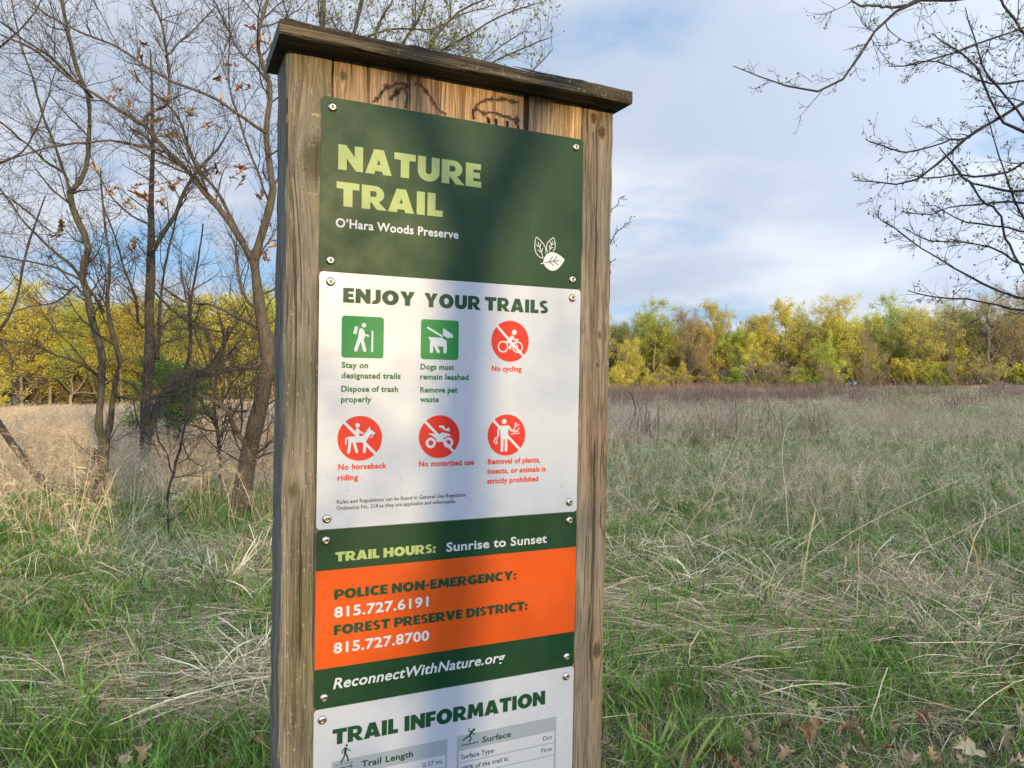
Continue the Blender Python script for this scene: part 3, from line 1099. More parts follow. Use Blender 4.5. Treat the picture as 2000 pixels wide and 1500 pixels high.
# panel 3: hours and phone numbers
p3 = panel(-0.6622, -0.9385, P_green, 'dark green panel with an orange band of phone numbers')
screws(p3, [(0.0148, -0.6785), (0.4424, -0.6767), (0.0149, -0.9222), (0.4420, -0.9208)])
ik = Ink(0.00012)
ik.poly([(0.0003, -0.8770), (0.4572, -0.8770), (0.4572, -0.7250), (0.0003, -0.7250)], P_orange)
ik.build('orange_band', p3)
ik = Ink()
heavy(ik, 'TRAIL HOURS:', 0.0297, 0.1928, -0.7126, 0.0148, I_lime, 0.05)
ik.build('lettering', p3)
ik = Ink()
heavy(ik, 'POLICE NON-EMERGENCY:', 0.0285, 0.3400, -0.7716, 0.0156, I_dgreen, 0.05)
ik.build('lettering', p3)
ik = Ink()
heavy(ik, 'FOREST PRESERVE DISTRICT:', 0.0287, 0.3628, -0.8269, 0.0154, I_dgreen, 0.05)
ik.build('lettering', p3)
font_text('Sunrise to Sunset', 0.2115, 0.3981, -0.7125, 0.0149, I_white, p3, 0.022)
font_text('815.727.6191', 0.0289, 0.1819, -0.7992, 0.0160, I_white, p3, 0.026)
font_text('815.727.8700', 0.0288, 0.1840, -0.8550, 0.0160, I_white, p3, 0.026)
font_text('ReconnectWithNature.org', 0.0287, 0.3215, -0.9105, 0.0165, I_white, p3, 0.020, 0.20)

# panel 4: TRAIL INFORMATION
p4 = panel(-0.9395, -1.44, P_white, 'white trail information panel with grey tables')
screws(p4, [(0.0129, -0.9558), (0.4416, -0.9558), (0.0135, -1.424), (0.4416, -1.424)])
ik = Ink(0.00012)
ik.poly([(0.0284, -1.16), (0.2185, -1.16), (0.2185, -1.0248), (0.0284, -1.0248)], I_grey)
for a, b in ((-1.0700, -1.0507), (-1.0900, -1.0715), (-1.1200, -1.0915)):
    ik.poly([(0.0325, a), (0.2150, a), (0.2150, b), (0.0325, b)], P_white)
ik.poly([(0.2354, -1.20), (0.4237, -1.20), (0.4237, -1.0245), (0.2354, -1.0245)], I_grey)
for a, b in ((-1.0692, -1.0497), (-1.0912, -1.0712), (-1.1150, -1.0932)):
    ik.poly([(0.2394, a), (0.4198, a), (0.4198, b), (0.2394, b)], P_white)
ik.build('table_print', p4)
ik = Ink(0.0004)
heavy(ik, 'TRAIL INFORMATION', 0.0290, 0.4002, -0.9985, 0.0245, I_dgreen, 0.05)
ik.build('lettering', p4)
font_text('Trail Length', 0.0752, 0.1595, -1.0424, 0.0100, I_dgreen, p4, 0.024)
font_text('0.37 mi.', 0.1760, 0.2118, -1.0640, 0.0078, I_black, p4, 0.0)
font_text('Surface', 0.2816, 0.3350, -1.0435, 0.0098, I_dgreen, p4, 0.024)
font_text('Surface Type:', 0.2433, 0.3046, -1.0645, 0.0078, I_black, p4, 0.012)
font_text('100% of the trail is:', 0.2436, 0.3313, -1.0842, 0.0078, I_black, p4, 0.012)
font_text('Dirt', 0.3979, 0.4163, -1.0634, 0.0080, I_black, p4, 0.0)
font_text('Firm', 0.3945, 0.4159, -1.0843, 0.0080, I_black, p4, 0.0)


def d_walk(k, f, s):
    G = I_dgreen
    k.disc(f(56, 92), 7 * s, G)
    k.band([f(50, 78), f(48, 52)], 15 * s, G, True)
    k.band([f(54, 80), f(64, 68), f(78, 62)], 6 * s, G, True)
    k.band([f(46, 80), f(34, 72), f(30, 58)], 6 * s, G, True)
    k.band([f(46, 50), f(40, 34), f(24, 12)], 8.5 * s, G, True)
    k.band([f(52, 50), f(62, 34), f(66, 12)], 8.5 * s, G, True)
    for x in (-8, 20, 48, 76):
        k.band([f(x, 3), f(x + 16, 3)], 4 * s, G)
    k.band([f(-8, -14), f(90, -14)], 4.5 * s, G)
    k.band([f(78, -6), f(92, -14), f(78, -22)], 4.5 * s, G)


def d_slip(k, f, s):
    G = I_dgreen
    k.disc(f(74, 92), 8 * s, G)
    k.band([f(62, 84), f(48, 58)], 13 * s, G, True)
    k.band([f(60, 84), f(44, 88), f(46, 106)], 6 * s, G, True)
    k.band([f(64, 80), f(74, 66), f(84, 60)], 6 * s, G, True)
    k.band([f(48, 56), f(32, 52), f(10, 38)], 8 * s, G, True)
    k.band([f(50, 56), f(60, 40), f(46, 20)], 8 * s, G, True)
    k.poly([f(0, 2), f(4, 12), f(16, 4), f(28, 12), f(40, 4), f(52, 12), f(64, 4), f(76, 12), f(88, 4), f(100, 16), f(100, 2)], G)


icon(d_walk, 0.0360, -1.0320, 0.0270, 0.0320, I_white, '', parent=p4)
icon(d_slip, 0.2434, -1.0425, 0.0300, 0.0260, I_white, '', parent=p4)


# ------------------------------------------------------------------ far woods
def tree_model(seed, H, spread, crown0, limbs, leafn, leafsize, leafcols, twign, bare=0.0, shrub=False, bark=None):
    """returns (trunk mesh, twig mesh, foliage mesh) of a broadleaf tree of height H standing at the origin"""
    g = np.random.default_rng(seed)
    k = 10
    if shrub:
        n = 9
        S = g.normal(size=(n, 3)) * np.array([0.3, 0.3, 0])
        D = norm(np.stack([g.normal(size=n) * 0.6, g.normal(size=n) * 0.6, np.full(n, 1.0)], -1))
        t = np.linspace(0, 1, k)[None, :, None]
        P = S[:, None] + D[:, None] * t * H * 0.75 + np.cumsum(g.normal(size=(n, k, 3)), 1) * H * 0.006
        Rr = np.linspace(0.035, 0.010, k)[None] * np.ones((n, 1))
        trunks = (P, Rr)
        tmin = 0.15
    else:
        t = np.linspace(0, 1, k)
        lean = g.normal(size=2) * 0.05
        P = np.stack([t * H * lean[0], t * H * lean[1], t * H * 0.86], -1) + np.cumsum(g.normal(size=(k, 3)), 0) * np.array([1, 1, 0]) * H * 0.010
        P[0] = (0, 0, -0.3)
        trunks = (P[None], (0.155 * H / 10 * (1 - t) ** 0.8 + 0.018)[None])
        tmin = crown0
    T = Acc()
    V, q = tube_arrays(*trunks, 6)
    T.add(V, q)
    up = 0.14
    P1, R1 = spawn(*trunks, limbs, H * 0.26 * spread, H * 0.50 * spread, 28, 68, up, 0.16, 7, g, tmin, 0.97, 0.55, 0.02)
    V, q = tube_arrays(P1, R1, 4)
    T.add(V, q)
    B = Acc()
    P2, R2 = spawn(P1, R1, limbs * 7, H * 0.10, H * 0.23, 25, 65, 0.12, 0.22, 5, g, 0.2, 1.0, 0.55, 0.010)
    V, q = tube_arrays(P2, R2, 3)
    B.add(V, q)
    P3, R3 = spawn(P2, R2, twign, H * 0.04, H * 0.11, 20, 60, 0.12, 0.25, 3, g, 0.2, 1.0, 0.6, 0.006)
    V, q = tube_arrays(P3, R3, 3)
    B.add(V, q)
    tips = np.concatenate([P3[:, -1], P3[:, 1], P2[:, -1], P2[:, 3]])
    F = None
    if leafn:
        c = tips[g.integers(0, len(tips), leafn)] + g.normal(size=(leafn, 3)) * H * 0.013
        V, q = cards(c, leafsize, g, 1.5)
        base = np.array(leafcols)[g.integers(0, len(leafcols), leafn)] * g.uniform(0.75, 1.25, (leafn, 1))
        F = new_mesh('foliage', V, q, mats=[M_leaf], vcol=np.repeat(base, 4, 0))
    return (T.mesh('trunk', [bark or M_bark_d], True), B.mesh('branches', [bark or M_bark_d]), F)


YG = [(0.56, 0.49, 0.08), (0.60, 0.52, 0.10), (0.47, 0.46, 0.08)]
LG = [(0.38, 0.44, 0.07), (0.44, 0.47, 0.09), (0.33, 0.38, 0.06)]
OL = [(0.47, 0.43, 0.10), (0.50, 0.43, 0.13), (0.41, 0.39, 0.09)]
TN = [(0.50, 0.39, 0.18), (0.45, 0.36, 0.17), (0.48, 0.42, 0.14)]
EV = [(0.035, 0.075, 0.03), (0.05, 0.09, 0.03)]
MODELS = {
    'yellow_green': [tree_model(s, 10, 1.12, 0.08, 30, 21000, 0.085, YG, 1500) for s in (1, 2)],
    'light_green': [tree_model(s, 10, 1.12, 0.10, 28, 20000, 0.085, LG, 1500) for s in (3, 4)],
    'olive': [tree_model(s, 10, 1.15, 0.08, 30, 17000, 0.085, OL, 2200) for s in (5, 6)],
    'budding_tan': [tree_model(s, 10, 1.12, 0.12, 30, 14000, 0.075, TN, 4200) for s in (7, 8)],
    'bare': [tree_model(s, 11, 1.05, 0.22, 24, 1200, 0.07, TN, 3800) for s in (9,)],
    'evergreen': [tree_model(10, 8, 0.8, 0.05, 26, 12000, 0.10, EV, 900)],
    'slim': [tree_model(s, 10, 0.8, 0.36, 18, 12000, 0.085, YG, 1200) for s in (11, 12)],
    'yellow_shrub': [tree_model(s, 3.4, 1.0, 0, 34, 8000, 0.07, YG, 900, shrub=True) for s in (13, 14)],
    'twiggy_shrub': [tree_model(s, 4.2, 1.0, 0, 40, 1500, 0.06, TN, 3800, shrub=True) for s in (15, 16)],
    'green_shrub': [tree_model(17, 3.0, 1.0, 0, 34, 9000, 0.07, LG, 900, shrub=True)],
}
DESC = {
    'yellow_green': 'yellow-green spring tree', 'light_green': 'light green spring tree', 'olive': 'olive green tree in thin leaf',
    'budding_tan': 'tan budding tree with mostly bare twigs', 'bare': 'bare grey-brown tree', 'evergreen': 'dark green cedar-like tree',
    'slim': 'slim pale-trunked tree with a yellow-green crown', 'yellow_shrub': 'bright yellow-green shrub',
    'twiggy_shrub': 'bare fan-shaped twiggy shrub', 'green_shrub': 'low green shrub'}
_protos = {}


def put_tree(kind, x, y, s, rz, label, group, name=None, which=0):
    shrub = 'shrub' in kind
    key = (kind, which % len(MODELS[kind]))
    if key not in _protos:
        r = empty('shrub' if shrub else 'broadleaf_tree')
        tr, br, fo = MODELS[kind][key[1]]
        link('stem' if shrub else 'trunk', tr, r)
        link('branches', br, r)['kind'] = 'stuff'
        if fo:
            link('foliage', fo, r)['kind'] = 'stuff'
        _protos[key] = r
        o = r
    else:
        o = copy_tree(_protos[key])
    o.location = (x, y, float(ground_z(x, y)) - 0.05)
    o.scale = (s * 1.05, s * 1.05, s)
    o.rotation_euler = (0, 0, rz)
    tag(o, label, 'shrub' if shrub else 'tree', group)
    return o


edge_x = [-110, -75, -52, -34, -20, -6, 8, 20, 40, 62, 80, 120]
edge_y = [52, 62, 68, 74, 82, 92, 97, 95, 92, 88, 84, 75]
EDGE = lambda x: float(np.interp(x, edge_x, edge_y))
# trees that the photograph shows one by one along the right-hand wood: (pixel x, kind, top pixel y, extra depth, variant, label)
FRONT = [
    (1196, 'evergreen', 672, -4, 0, 'dark cedar-like tree at the near edge of the wood just right of the sign'),
    (1228, 'yellow_green', 668, -9, 0, 'yellow-green tree beside the dark cedar right of the sign'),
    (1275, 'light_green', 612, 1, 0, 'rounded light green tree, first tall crown right of the sign'),
    (1345, 'budding_tan', 615, 0, 0, 'tan budding tree with a pale forked trunk between two greener crowns'),
    (1405, 'yellow_green', 605, 3, 1, 'tall yellow-green tree behind the tan budding tree'),
    (1462, 'slim', 640, 2, 0, 'slim olive-yellow tree left of the low notch in the treetops'),
    (1530, 'yellow_green', 598, 4, 0, 'golden yellow-green tree right of the low notch in the treetops'),
    (1585, 'budding_tan', 602, 5, 1, 'orange-tan budding tree with bare top twigs left of the middle of the right wood'),
    (1605, 'light_green', 665, -3, 1, 'small bright green tree standing in front of the taller ones'),
    (1650, 'yellow_green', 596, 2, 1, 'tall bright yellow-green tree in the middle of the right wood'),
    (1690, 'bare', 640, -2, 0, 'dark forked bare tree in front of the bright yellow-green crown'),
    (1735, 'light_green', 600, 4, 0, 'light green tree with an airy top right of the dark forked tree'),
    (1790, 'olive', 612, 0, 0, 'olive tree in thin leaf with slanting limbs'),
    (1845, 'bare', 578, 1, 0, 'tall bare spreading tree left of the last light green crown'),
    (1885, 'light_green', 598, 3, 1, 'light green crown between two bare trees near the right edge'),
    (1935, 'bare', 572, -1, 0, 'bare tree with a white sunlit trunk near the right edge'),
    (1975, 'budding_tan', 578, 2, 0, 'tan budding tree at the right edge of the photo'),
    (2040, 'bare', 575, 0, 0, 'bare tan tree just past the right edge of the photo')]
gz = random.Random(11)
for (px, kind, top, dd, wh, lab) in FRONT:
    a = (px - 1000) / 1450
    y = 92.0
    for _ in range(6):
        y = EDGE(a * y) + dd
    x = a * y
    z1 = EYE - (top - 750) / 1450 * y
    H = {'bare': 11, 'evergreen': 8}.get(kind, 10)
    put_tree(kind, x, y, (z1 - float(ground_z(x, y))) / (H * 1.02), gz.random() * 6.28, lab, 'front trees of the wood across the meadow', which=wh)
# shrubs along the foot of the right wood
for (px, kind, s, dd, wh, lab) in [
        (1212, 'yellow_shrub', 1.1, -12, 0, 'yellow-green shrub low beside the sign post at the wood edge'),
        (1268, 'yellow_shrub', 0.75, -14, 1, 'small rounded golden shrub right of the sign in front of the wood'),
        (1310, 'twiggy_shrub', 0.9, -3, 0, 'twiggy brown shrub below the first rounded green crown'),
        (1400, 'twiggy_shrub', 0.9, -3, 1, 'twiggy shrub under the tall yellow-green tree'),
        (1490, 'twiggy_shrub', 1.25, -7, 0, 'pale fan-shaped bare shrub in the middle of the wood edge'),
        (1560, 'green_shrub', 1.1, -4, 0, 'low green shrub right of the pale fan-shaped shrub'),
        (1635, 'twiggy_shrub', 0.9, -6, 1, 'orange-brown twiggy shrub under the small bright green tree'),
        (1700, 'twiggy_shrub', 0.9, -4, 0, 'brown shrub at the foot of the dark forked tree'),
        (1765, 'yellow_shrub', 1.2, -4, 0, 'yellow shrub below the olive tree'),
        (1815, 'green_shrub', 1.2, -5, 0, 'green shrub below the tall bare spreading tree'),
        (1880, 'twiggy_shrub', 1.0, -4, 1, 'brown shrub below the last light green crown'),
        (1950, 'twiggy_shrub', 1.0, -3, 0, 'brown thicket below the bare tree near the right edge')]:
    a = (px - 1000) / 1450
    y = 92.0
    for _ in range(6):
        y = EDGE(a * y) + dd
    put_tree(kind, a * y, y, s, gz.random() * 6.28, lab, 'shrubs at the foot of the far wood', which=wh)
# the left wood, seen between the near trunks
LEFT = [(-20, 'yellow_green', 590), (40, 'yellow_green', 572), (95, 'slim', 578), (140, 'light_green', 592), (190, 'yellow_green', 600), (238, 'slim', 600), (290, 'yellow_green', 596), (345, 'light_green', 592), (392, 'yellow_green', 588), (440, 'slim', 585), (490, 'light_green', 592), (535, 'yellow_green', 600), (585, 'slim', 600)]
LW = ['at the left edge of the photo', 'left of the grey-green forked trunk', 'tallest crown left of the forked trunk', 'just left of the forked trunk', 'behind the forked trunk',
      'between forked and dark trunks', 'behind the dark trunk', 'just right of the dark trunk', 'above the green bush', 'right of the green bush',
      'left of the tan curved trunk', 'between curved trunk and sign post', 'behind the left edge of the sign']
for i, (px, kind, top) in enumerate(LEFT):
    a = (px - 1000) / 1450
    y = 72.0
    for _ in range(6):
        y = EDGE(a * y) + gz.uniform(-1, 1.5)
    z1 = EYE - (top - 750) / 1450 * y
    put_tree(kind, a * y, y, (z1 - float(ground_z(a * y, y))) / 10.2, gz.random() * 6.28, 'sunlit %s, %s' % ({'yellow_green': 'golden tree', 'slim': 'slim-trunked tree'}.get(kind, 'lime green tree'), LW[i]), 'sunlit trees of the left wood', which=i)
put_tree('yellow_shrub', -52.5 * .86, 62, 1.0, 1, 'golden sunlit shrub at the left edge of the photo before the wood', 'shrubs at the foot of the far wood')
# deeper rows and the wood beyond both edges of the frame and behind the sign
g = random.Random(5)
kinds = ['yellow_green', 'olive', 'light_green', 'budding_tan', 'yellow_green', 'slim', 'olive', 'bare']
for row, dy in ((0, 0), (1, 4), (2, 8), (3, 13)):
    x = -100
    while x < 108:
        x += g.uniform(3.6, 5.0)
        a = x / EDGE(x)
        if row == 0 and (-0.72 < a < -0.27 or 0.12 < a < 0.74):
            continue
        k = kinds[g.randrange(len(kinds))]
        if row > 1 and k == 'bare':
            k = 'olive'
        s = g.uniform(0.80, 0.95) if a > -0.2 else g.uniform(0.86, 1.0)
        put_tree(k, x, EDGE(x) + dy + g.uniform(-1, 1), s * (1 if row < 3 else .95), g.random() * 6.28,
                 DESC[k] + (' deep in the far wood' if row else ' in the far wood, hidden by the sign'), 'trees deeper in the far wood', which=g.randrange(2))
x = -98
while x < 105:
    x += g.uniform(2.4, 4.0)
    k = g.choice(['twiggy_shrub', 'green_shrub', 'twiggy_shrub', 'yellow_shrub'])
    put_tree(k, x, EDGE(x) + g.uniform(1.5, 6), g.uniform(0.95, 1.4), g.random() * 6.28, DESC[k] + ' in the shade between the trunks of the far wood', 'undergrowth of the far wood', which=g.randrange(2))
for dy in (-1.5, 9, 15):
    x = -104
    while x < 112:
        x += g.uniform(2.6, 4.0)
        k = g.choice(['twiggy_shrub', 'green_shrub', 'yellow_shrub', 'yellow_shrub'])
        if dy < 0 and x < -18:
            continue
        put_tree(k, x, EDGE(x) + dy + g.uniform(-1, 1), g.uniform(1.3, 1.8) * (0.75 if dy < 0 else 1), g.random() * 6.28, 'tall %s %s of the far wood, %s the sign' % (DESC[k].replace('fan-shaped ', '').replace('low ', ''), 'at the edge' if dy < 0 else 'in the shade', 'left of' if x < -20 else ('hidden behind' if x < 12 else 'right of')), 'undergrowth of the far wood', which=g.randrange(2))
# the wood behind the camera whose shade lies over the meadow: it stands across the low sun
hx, hy = sx / math.hypot(sx, sy), sy / math.hypot(sx, sy)
for row in range(3):
    t = -72 + row * 1.7
    while t < 118:
        t += g.uniform(4.0, 5.2)
        r = 49 + row * 5 + g.uniform(-1, 1)
        x, y = hx * r - hy * t, hy * r + hx * t
        k = ['olive', 'light_green', 'yellow_green', 'olive'][g.randrange(4)]
        sc_ = g.uniform(0.86, 1.08)
        if abs(t) < 14:
            sc_ = g.uniform(0.80, 0.90)
        if abs(t - 0.5) < 3.9:
            k, sc_ = (('light_green', 0.52), ('light_green', 0.585), ('olive', 0.60))[row]
        put_tree(k, x, y, sc_, g.random() * 6.28, 'tall spring tree of the wood behind the camera that shades the meadow', 'trees of the wood behind the camera', which=g.randrange(2))


# ------------------------------------------------------------------ near trees
def at(x, y, d):
    return ((x - 1000) / 1450 * d, d, EYE - (y - 750) / 1450 * d)


def limb(pts, d, k=18):
    """pts: (x, y, width) or (x, y, width, depth offset) measured on the photograph, at distance d"""
    P = []
    for p in pts:
        dd = d + (p[3] if len(p) > 3 else 0)
        P.append((*at(p[0], p[1], dd), p[2] / 2 / 1450 * dd))
    s = smooth_path(P, k)
    return s[:, :3], np.maximum(s[:, 3] * 0.88, 0.0010)


BUD = [(0.16, 0.19, 0.05), (0.22, 0.20, 0.08), (0.19, 0.13, 0.08)]


def near_tree(name, label, d, trunk, branches, seed, bark, group, n1=40, n2=420, n3=1700, nb=1500, budsize=0.012, l1=(0.5, 1.3), l2=(0.25, 0.65), l3=(0.08, 0.26), twig=None, budcols=BUD, up=0.06, cat='tree', trunk_twigs=True, keep=None, r1=0.006, thr=0.0):
    g = np.random.default_rng(seed)
    bx = trunk[0][0]
    dz = d
    base = np.array(at(bx[0], bx[1], d))
    base[2] = float(ground_z(base[0], base[1]))
    root = empty(name, tuple(base), label, cat, group)
    PP, RR = [], []
    for kind, lst in (('trunk', trunk), ('branch', branches)):
        for pts in lst:
            P, R = limb(pts, dz)
            P = P + np.cumsum(g.normal(size=P.shape), 0) * (0.004 if kind == 'trunk' else 0.006)
            if kind == 'branch' or trunk_twigs:
                PP.append(P)
                RR.append(np.minimum(R, 0.03))
            Rb = R * (1 + g.normal(size=R.shape) * 0.07)
            V, q = tube_arrays(P[None], Rb[None], 10 if R[0] > 0.02 else 6)
            m = new_mesh(kind, V - base, q, mats=[bark if R[0] > 0.012 else (twig or M_twig)], smooth=True)
            link(kind, m, root)
    PP, RR = np.array(PP), np.array(RR)
    A = Acc()
    P1, R1 = spawn(PP, RR, n1, *l1, 30, 70, up, 0.13, 9, g, 0.2 + thr, 1.0, 0.45, r1 * 0.7)
    R1 = np.minimum(R1, r1 * 1.6)
    if keep:
        m = keep(P1)
        P1, R1 = P1[m], R1[m]
    A.add(*tube_arrays(P1, R1, 4))
    P1b = np.concatenate([P1, np.stack([smooth_path(p, 9) for p in PP])])
    R1b = np.concatenate([R1, np.minimum(RR[:, ::2], r1)])
    P2, R2 = spawn(P1b, R1b, n2, *l2, 25, 65, up, 0.16, 6, g, 0.12, 1.0, 0.6, 0.0022, 0.35, keep)
    R2 = np.minimum(R2, 0.0035)
    A.add(*tube_arrays(P2, R2, 3))
    P3, R3 = spawn(P2, R2, n3, *l3, 25, 60, up, 0.18, 4, g, 0.1, 1.0, 0.7, 0.0014, 0.5)
    A.add(*tube_arrays(P3, R3, 3))
    me = A.mesh('twigs', [twig or M_twig])
    me.transform(Matrix.Translation(-Vector(base)))
    link('twigs', me, root)['kind'] = 'stuff'
    if nb:
        C = np.concatenate([P3[:, -1], P3[:, 2], P2[:, -1]])
        C = C[g.integers(0, len(C), nb)] + g.normal(size=(nb, 3)) * 0.004
        V, q = cards(C, budsize, g, 2.0, 0.8)
        cc = np.array(budcols)[g.integers(0, len(budcols), nb)] * g.uniform(0.7, 1.3, (nb, 1))
        link('buds', new_mesh('buds', V - base, q, mats=[M_leaf], vcol=np.repeat(cc, 4, 0)), root)['kind'] = 'stuff'
    return root, P1b


# A: grey-green forked trunk
treeA, pA = near_tree('young_tree', 'slender grey-green tree with a trunk forked low into two stems, left of the dark trunk', 8.6,
    [[(187, 1035, 30), (189, 1000, 27), (196, 925, 24), (202, 862, 24)],
     [(203, 864, 18), (192, 836, 17), (196, 791, 17), (197, 739, 17), (197, 687, 17), (184, 642, 17), (169, 567, 16), (162, 525, 15), (174, 496, 14), (165, 455, 14), (148, 418, 14), (138, 375, 13)],
     [(203, 864, 14), (213, 843, 14, .1), (220, 780, 13, .15), (227, 739, 13, .2), (234, 706, 12, .2), (224, 668, 11, .2), (213, 623, 10, .2), (209, 567, 8, .3), (215, 522, 6, .3), (205, 440, 5, .4), (196, 330, 4, .5)]],
    [[(138, 375, 12), (153, 362, 11), (170, 328, 10), (178, 284, 10), (181, 231, 9), (178, 187, 9), (160, 142, 9), (146, 75, 8), (130, 0, 7), (118, -90, 5)],
     [(138, 375, 8), (131, 347, 6), (112, 295, 5, -.2), (82, 225, 5, -.3), (62, 157, 4, -.4), (30, 60, 3, -.4), (10, -40, 2, -.4)],
     [(157, 541, 7), (131, 515, 6, -.2), (82, 474, 5, -.4), (37, 429, 4, -.5), (0, 375, 4, -.6), (-50, 300, 3, -.7)],
     [(160, 548, 6), (120, 525, 5), (75, 515, 4, .3), (0, 502, 4, .5), (-50, 495, 3, .5)],
     [(187, 731, 7), (160, 709, 6, -.3), (112, 694, 5, -.4), (56, 672, 4, -.6), (0, 664, 3, -.7), (-60, 660, 2, -.7)],
     [(160, 712, 5), (120, 740, 4, -.2), (80, 752, 3, -.3), (32, 758, 2, -.3)],
     [(172, 560, 6), (195, 590, 6, .1), (208, 618, 7, .2)],
     [(178, 190, 6), (150, 165, 5, -.4), (93, 108, 5, -.8), (37, 75, 4, -1), (0, 45, 4, -1.2), (-50, 5, 3, -1.3)],
     [(128, 340, 5), (90, 317, 5, -.3), (56, 284, 4, -.5), (0, 239, 4, -.8), (-50, 200, 3, -.9)],
     [(225, 772, 7), (262, 776, 6, .3), (300, 775, 5, .5), (350, 770, 4, .8), (400, 800, 2, 1)],
     [(236, 740, 6), (255, 747, 5, .1), (270, 764, 4, .3), (280, 790, 3, .4)],
     [(147, 560, 5), (110, 590, 4, -.5), (60, 600, 3, -.6), (0, 615, 2, -.7)]],
    21, M_bark_a, 'near trees left of the sign', n1=85, n2=900, n3=3600, nb=3000)

# B: dark trunk
treeB, pB = near_tree('young_tree', 'dark straight trunk with a second limb leaning right, behind the forked tree', 11.5,
    [[(279, 945, 30), (281, 915, 26), (286, 855, 25), (284, 787, 25), (290, 724, 23), (293, 668, 22), (291, 612, 20), (295, 556, 20), (296, 505, 19), (297, 478, 17), (295, 411, 13), (297, 355, 11), (299, 299, 9), (297, 224, 7), (295, 168, 5), (291, 100, 3)],
     [(292, 850, 17), (300, 812, 18, .1), (312, 783, 19, .2), (328, 757, 20, .4), (352, 737, 20, .7), (396, 731, 17, .9), (448, 722, 12, 1.0), (485, 715, 7, 1.2), (530, 700, 4, 1.3)]],
    [[(299, 490, 11), (317, 455, 10), (343, 411, 9), (358, 366, 8), (392, 317, 6), (429, 276, 4), (450, 240, 3)],
     [(291, 640, 8), (280, 640, 7), (262, 580, 6, -.3), (243, 535, 5, -.4), (225, 470, 4, -.5), (200, 400, 3, -.6)],
     [(306, 700, 8), (312, 640, 7, .3), (318, 560, 6, .4), (328, 500, 5, .5), (345, 420, 3, .6)],
     [(358, 735, 9, .7), (372, 690, 8, .7), (373, 640, 7, .8), (374, 590, 6, .9), (385, 520, 4, .9), (395, 440, 3, 1)],
     [(293, 560, 5), (330, 600, 4, .4), (400, 640, 4, .8), (470, 650, 3, 1.2)],
     [(299, 858, 6), (309, 886, 5), (321, 918, 4)],
     [(296, 440, 5), (260, 420, 4), (220, 380, 3), (180, 300, 2)],
     [(396, 731, 8, .9), (430, 690, 6, 1), (450, 640, 5, 1), (480, 590, 3, 1)],
     [(380, 735, 8, .9), (420, 700, 6, .6), (440, 660, 5, .5), (430, 610, 3, .4)]],
    22, M_bark_b, 'near trees left of the sign', n1=90, n2=800, n3=3000, nb=1200, twig=M_twig)

# C: tan curved trunk beside the sign
treeC, pC = near_tree('young_tree', 'tan curved trunk leaning right, nearest tree on the left of the sign post', 8.0,
    [[(460, 1062, 46), (464, 1030, 43), (472, 960, 39), (485, 892, 36), (497, 836, 35), (510, 791, 34), (521, 743, 32), (525, 694, 30), (515, 631, 27), (503, 556, 25), (496, 498, 24)],
     [(497, 505, 20), (511, 455, 17), (526, 411, 16), (534, 373, 15), (528, 336, 14), (523, 299, 13), (519, 261, 12), (526, 205, 11), (529, 168, 10), (515, 131, 9), (505, 93, 9), (508, 49, 8), (523, 0, 7), (535, -80, 5)],
     [(494, 512, 18), (474, 481, 14), (448, 440, 13), (422, 403, 13), (392, 368, 12), (362, 332, 11), (325, 299, 11), (299, 269, 10), (276, 243, 9)]],
    [[(276, 243, 9), (231, 216, 7, -.1), (187, 190, 6, -.2), (131, 153, 6, -.3), (101, 131, 5, -.4), (49, 97, 5, -.5), (0, 75, 4, -.6), (-50, 45, 3, -.7)],
     [(276, 243, 7), (280, 231, 7), (300, 215, 7), (321, 209, 6), (326, 160, 6), (322, 112, 6), (317, 75, 5), (310, 37, 5), (292, 0, 4), (275, -60, 3)],
     [(478, 474, 8), (459, 440, 8, .1), (437, 392, 7, .2), (411, 355, 7, .3), (388, 325, 7, .3), (373, 280, 6, .4), (358, 239, 6, .4), (337, 209, 5, .4), (300, 180, 3, .5), (260, 140, 2, .5)],
     [(523, 262, 8), (467, 228, 7, -.3), (429, 198, 6, -.4), (373, 175, 6, -.5), (328, 160, 5, -.6), (276, 127, 5, -.7), (224, 93, 5, -.8), (160, 67, 4, -.9), (123, 49, 4, -1), (75, 22, 3, -1.1), (30, -20, 2, -1.1)],
     [(489, 877, 13), (467, 847, 12, -.1), (448, 817, 11, -.2), (433, 791, 9, -.3), (407, 772, 7, -.3), (380, 765, 4, -.3)],
     [(499, 600, 9), (481, 586, 8, -.1), (467, 537, 7, -.1), (463, 500, 6, -.1), (455, 470, 3, -.1)],
     [(318, 298, 5), (300, 295, 5, -.2), (261, 287, 5, -.3), (205, 279, 5, -.5), (149, 284, 5, -.6), (75, 295, 4, -.7), (22, 310, 3, -.8), (-30, 322, 3, -.8)],
     [(528, 168, 6), (500, 130, 5, .3), (460, 90, 4, .5), (430, 30, 4, .6), (400, -40, 3, .7)],
     [(322, 112, 4), (350, 85, 4, .2), (390, 50, 3, .3), (430, 10, 2, .4)],
     [(500, 640, 8, .1), (470, 625, 6, .3), (420, 600, 5, .5), (370, 590, 4, .7), (320, 560, 3, .8)],
     [(523, 700, 7), (490, 715, 6, -.2), (460, 712, 5, -.3), (430, 722, 4, -.4), (380, 700, 3, -.5)],
     [(528, 400, 6), (500, 330, 5, .3), (470, 250, 5, .4), (445, 150, 4, .5), (448, 60, 3, .6), (440, -30, 2, .6)],
     [(505, 884, 4), (520, 872, 3, -.2), (545, 862, 2, -.3)]],
    23, M_bark_c, 'near trees left of the sign', n1=130, n2=1400, n3=5200, nb=4500)

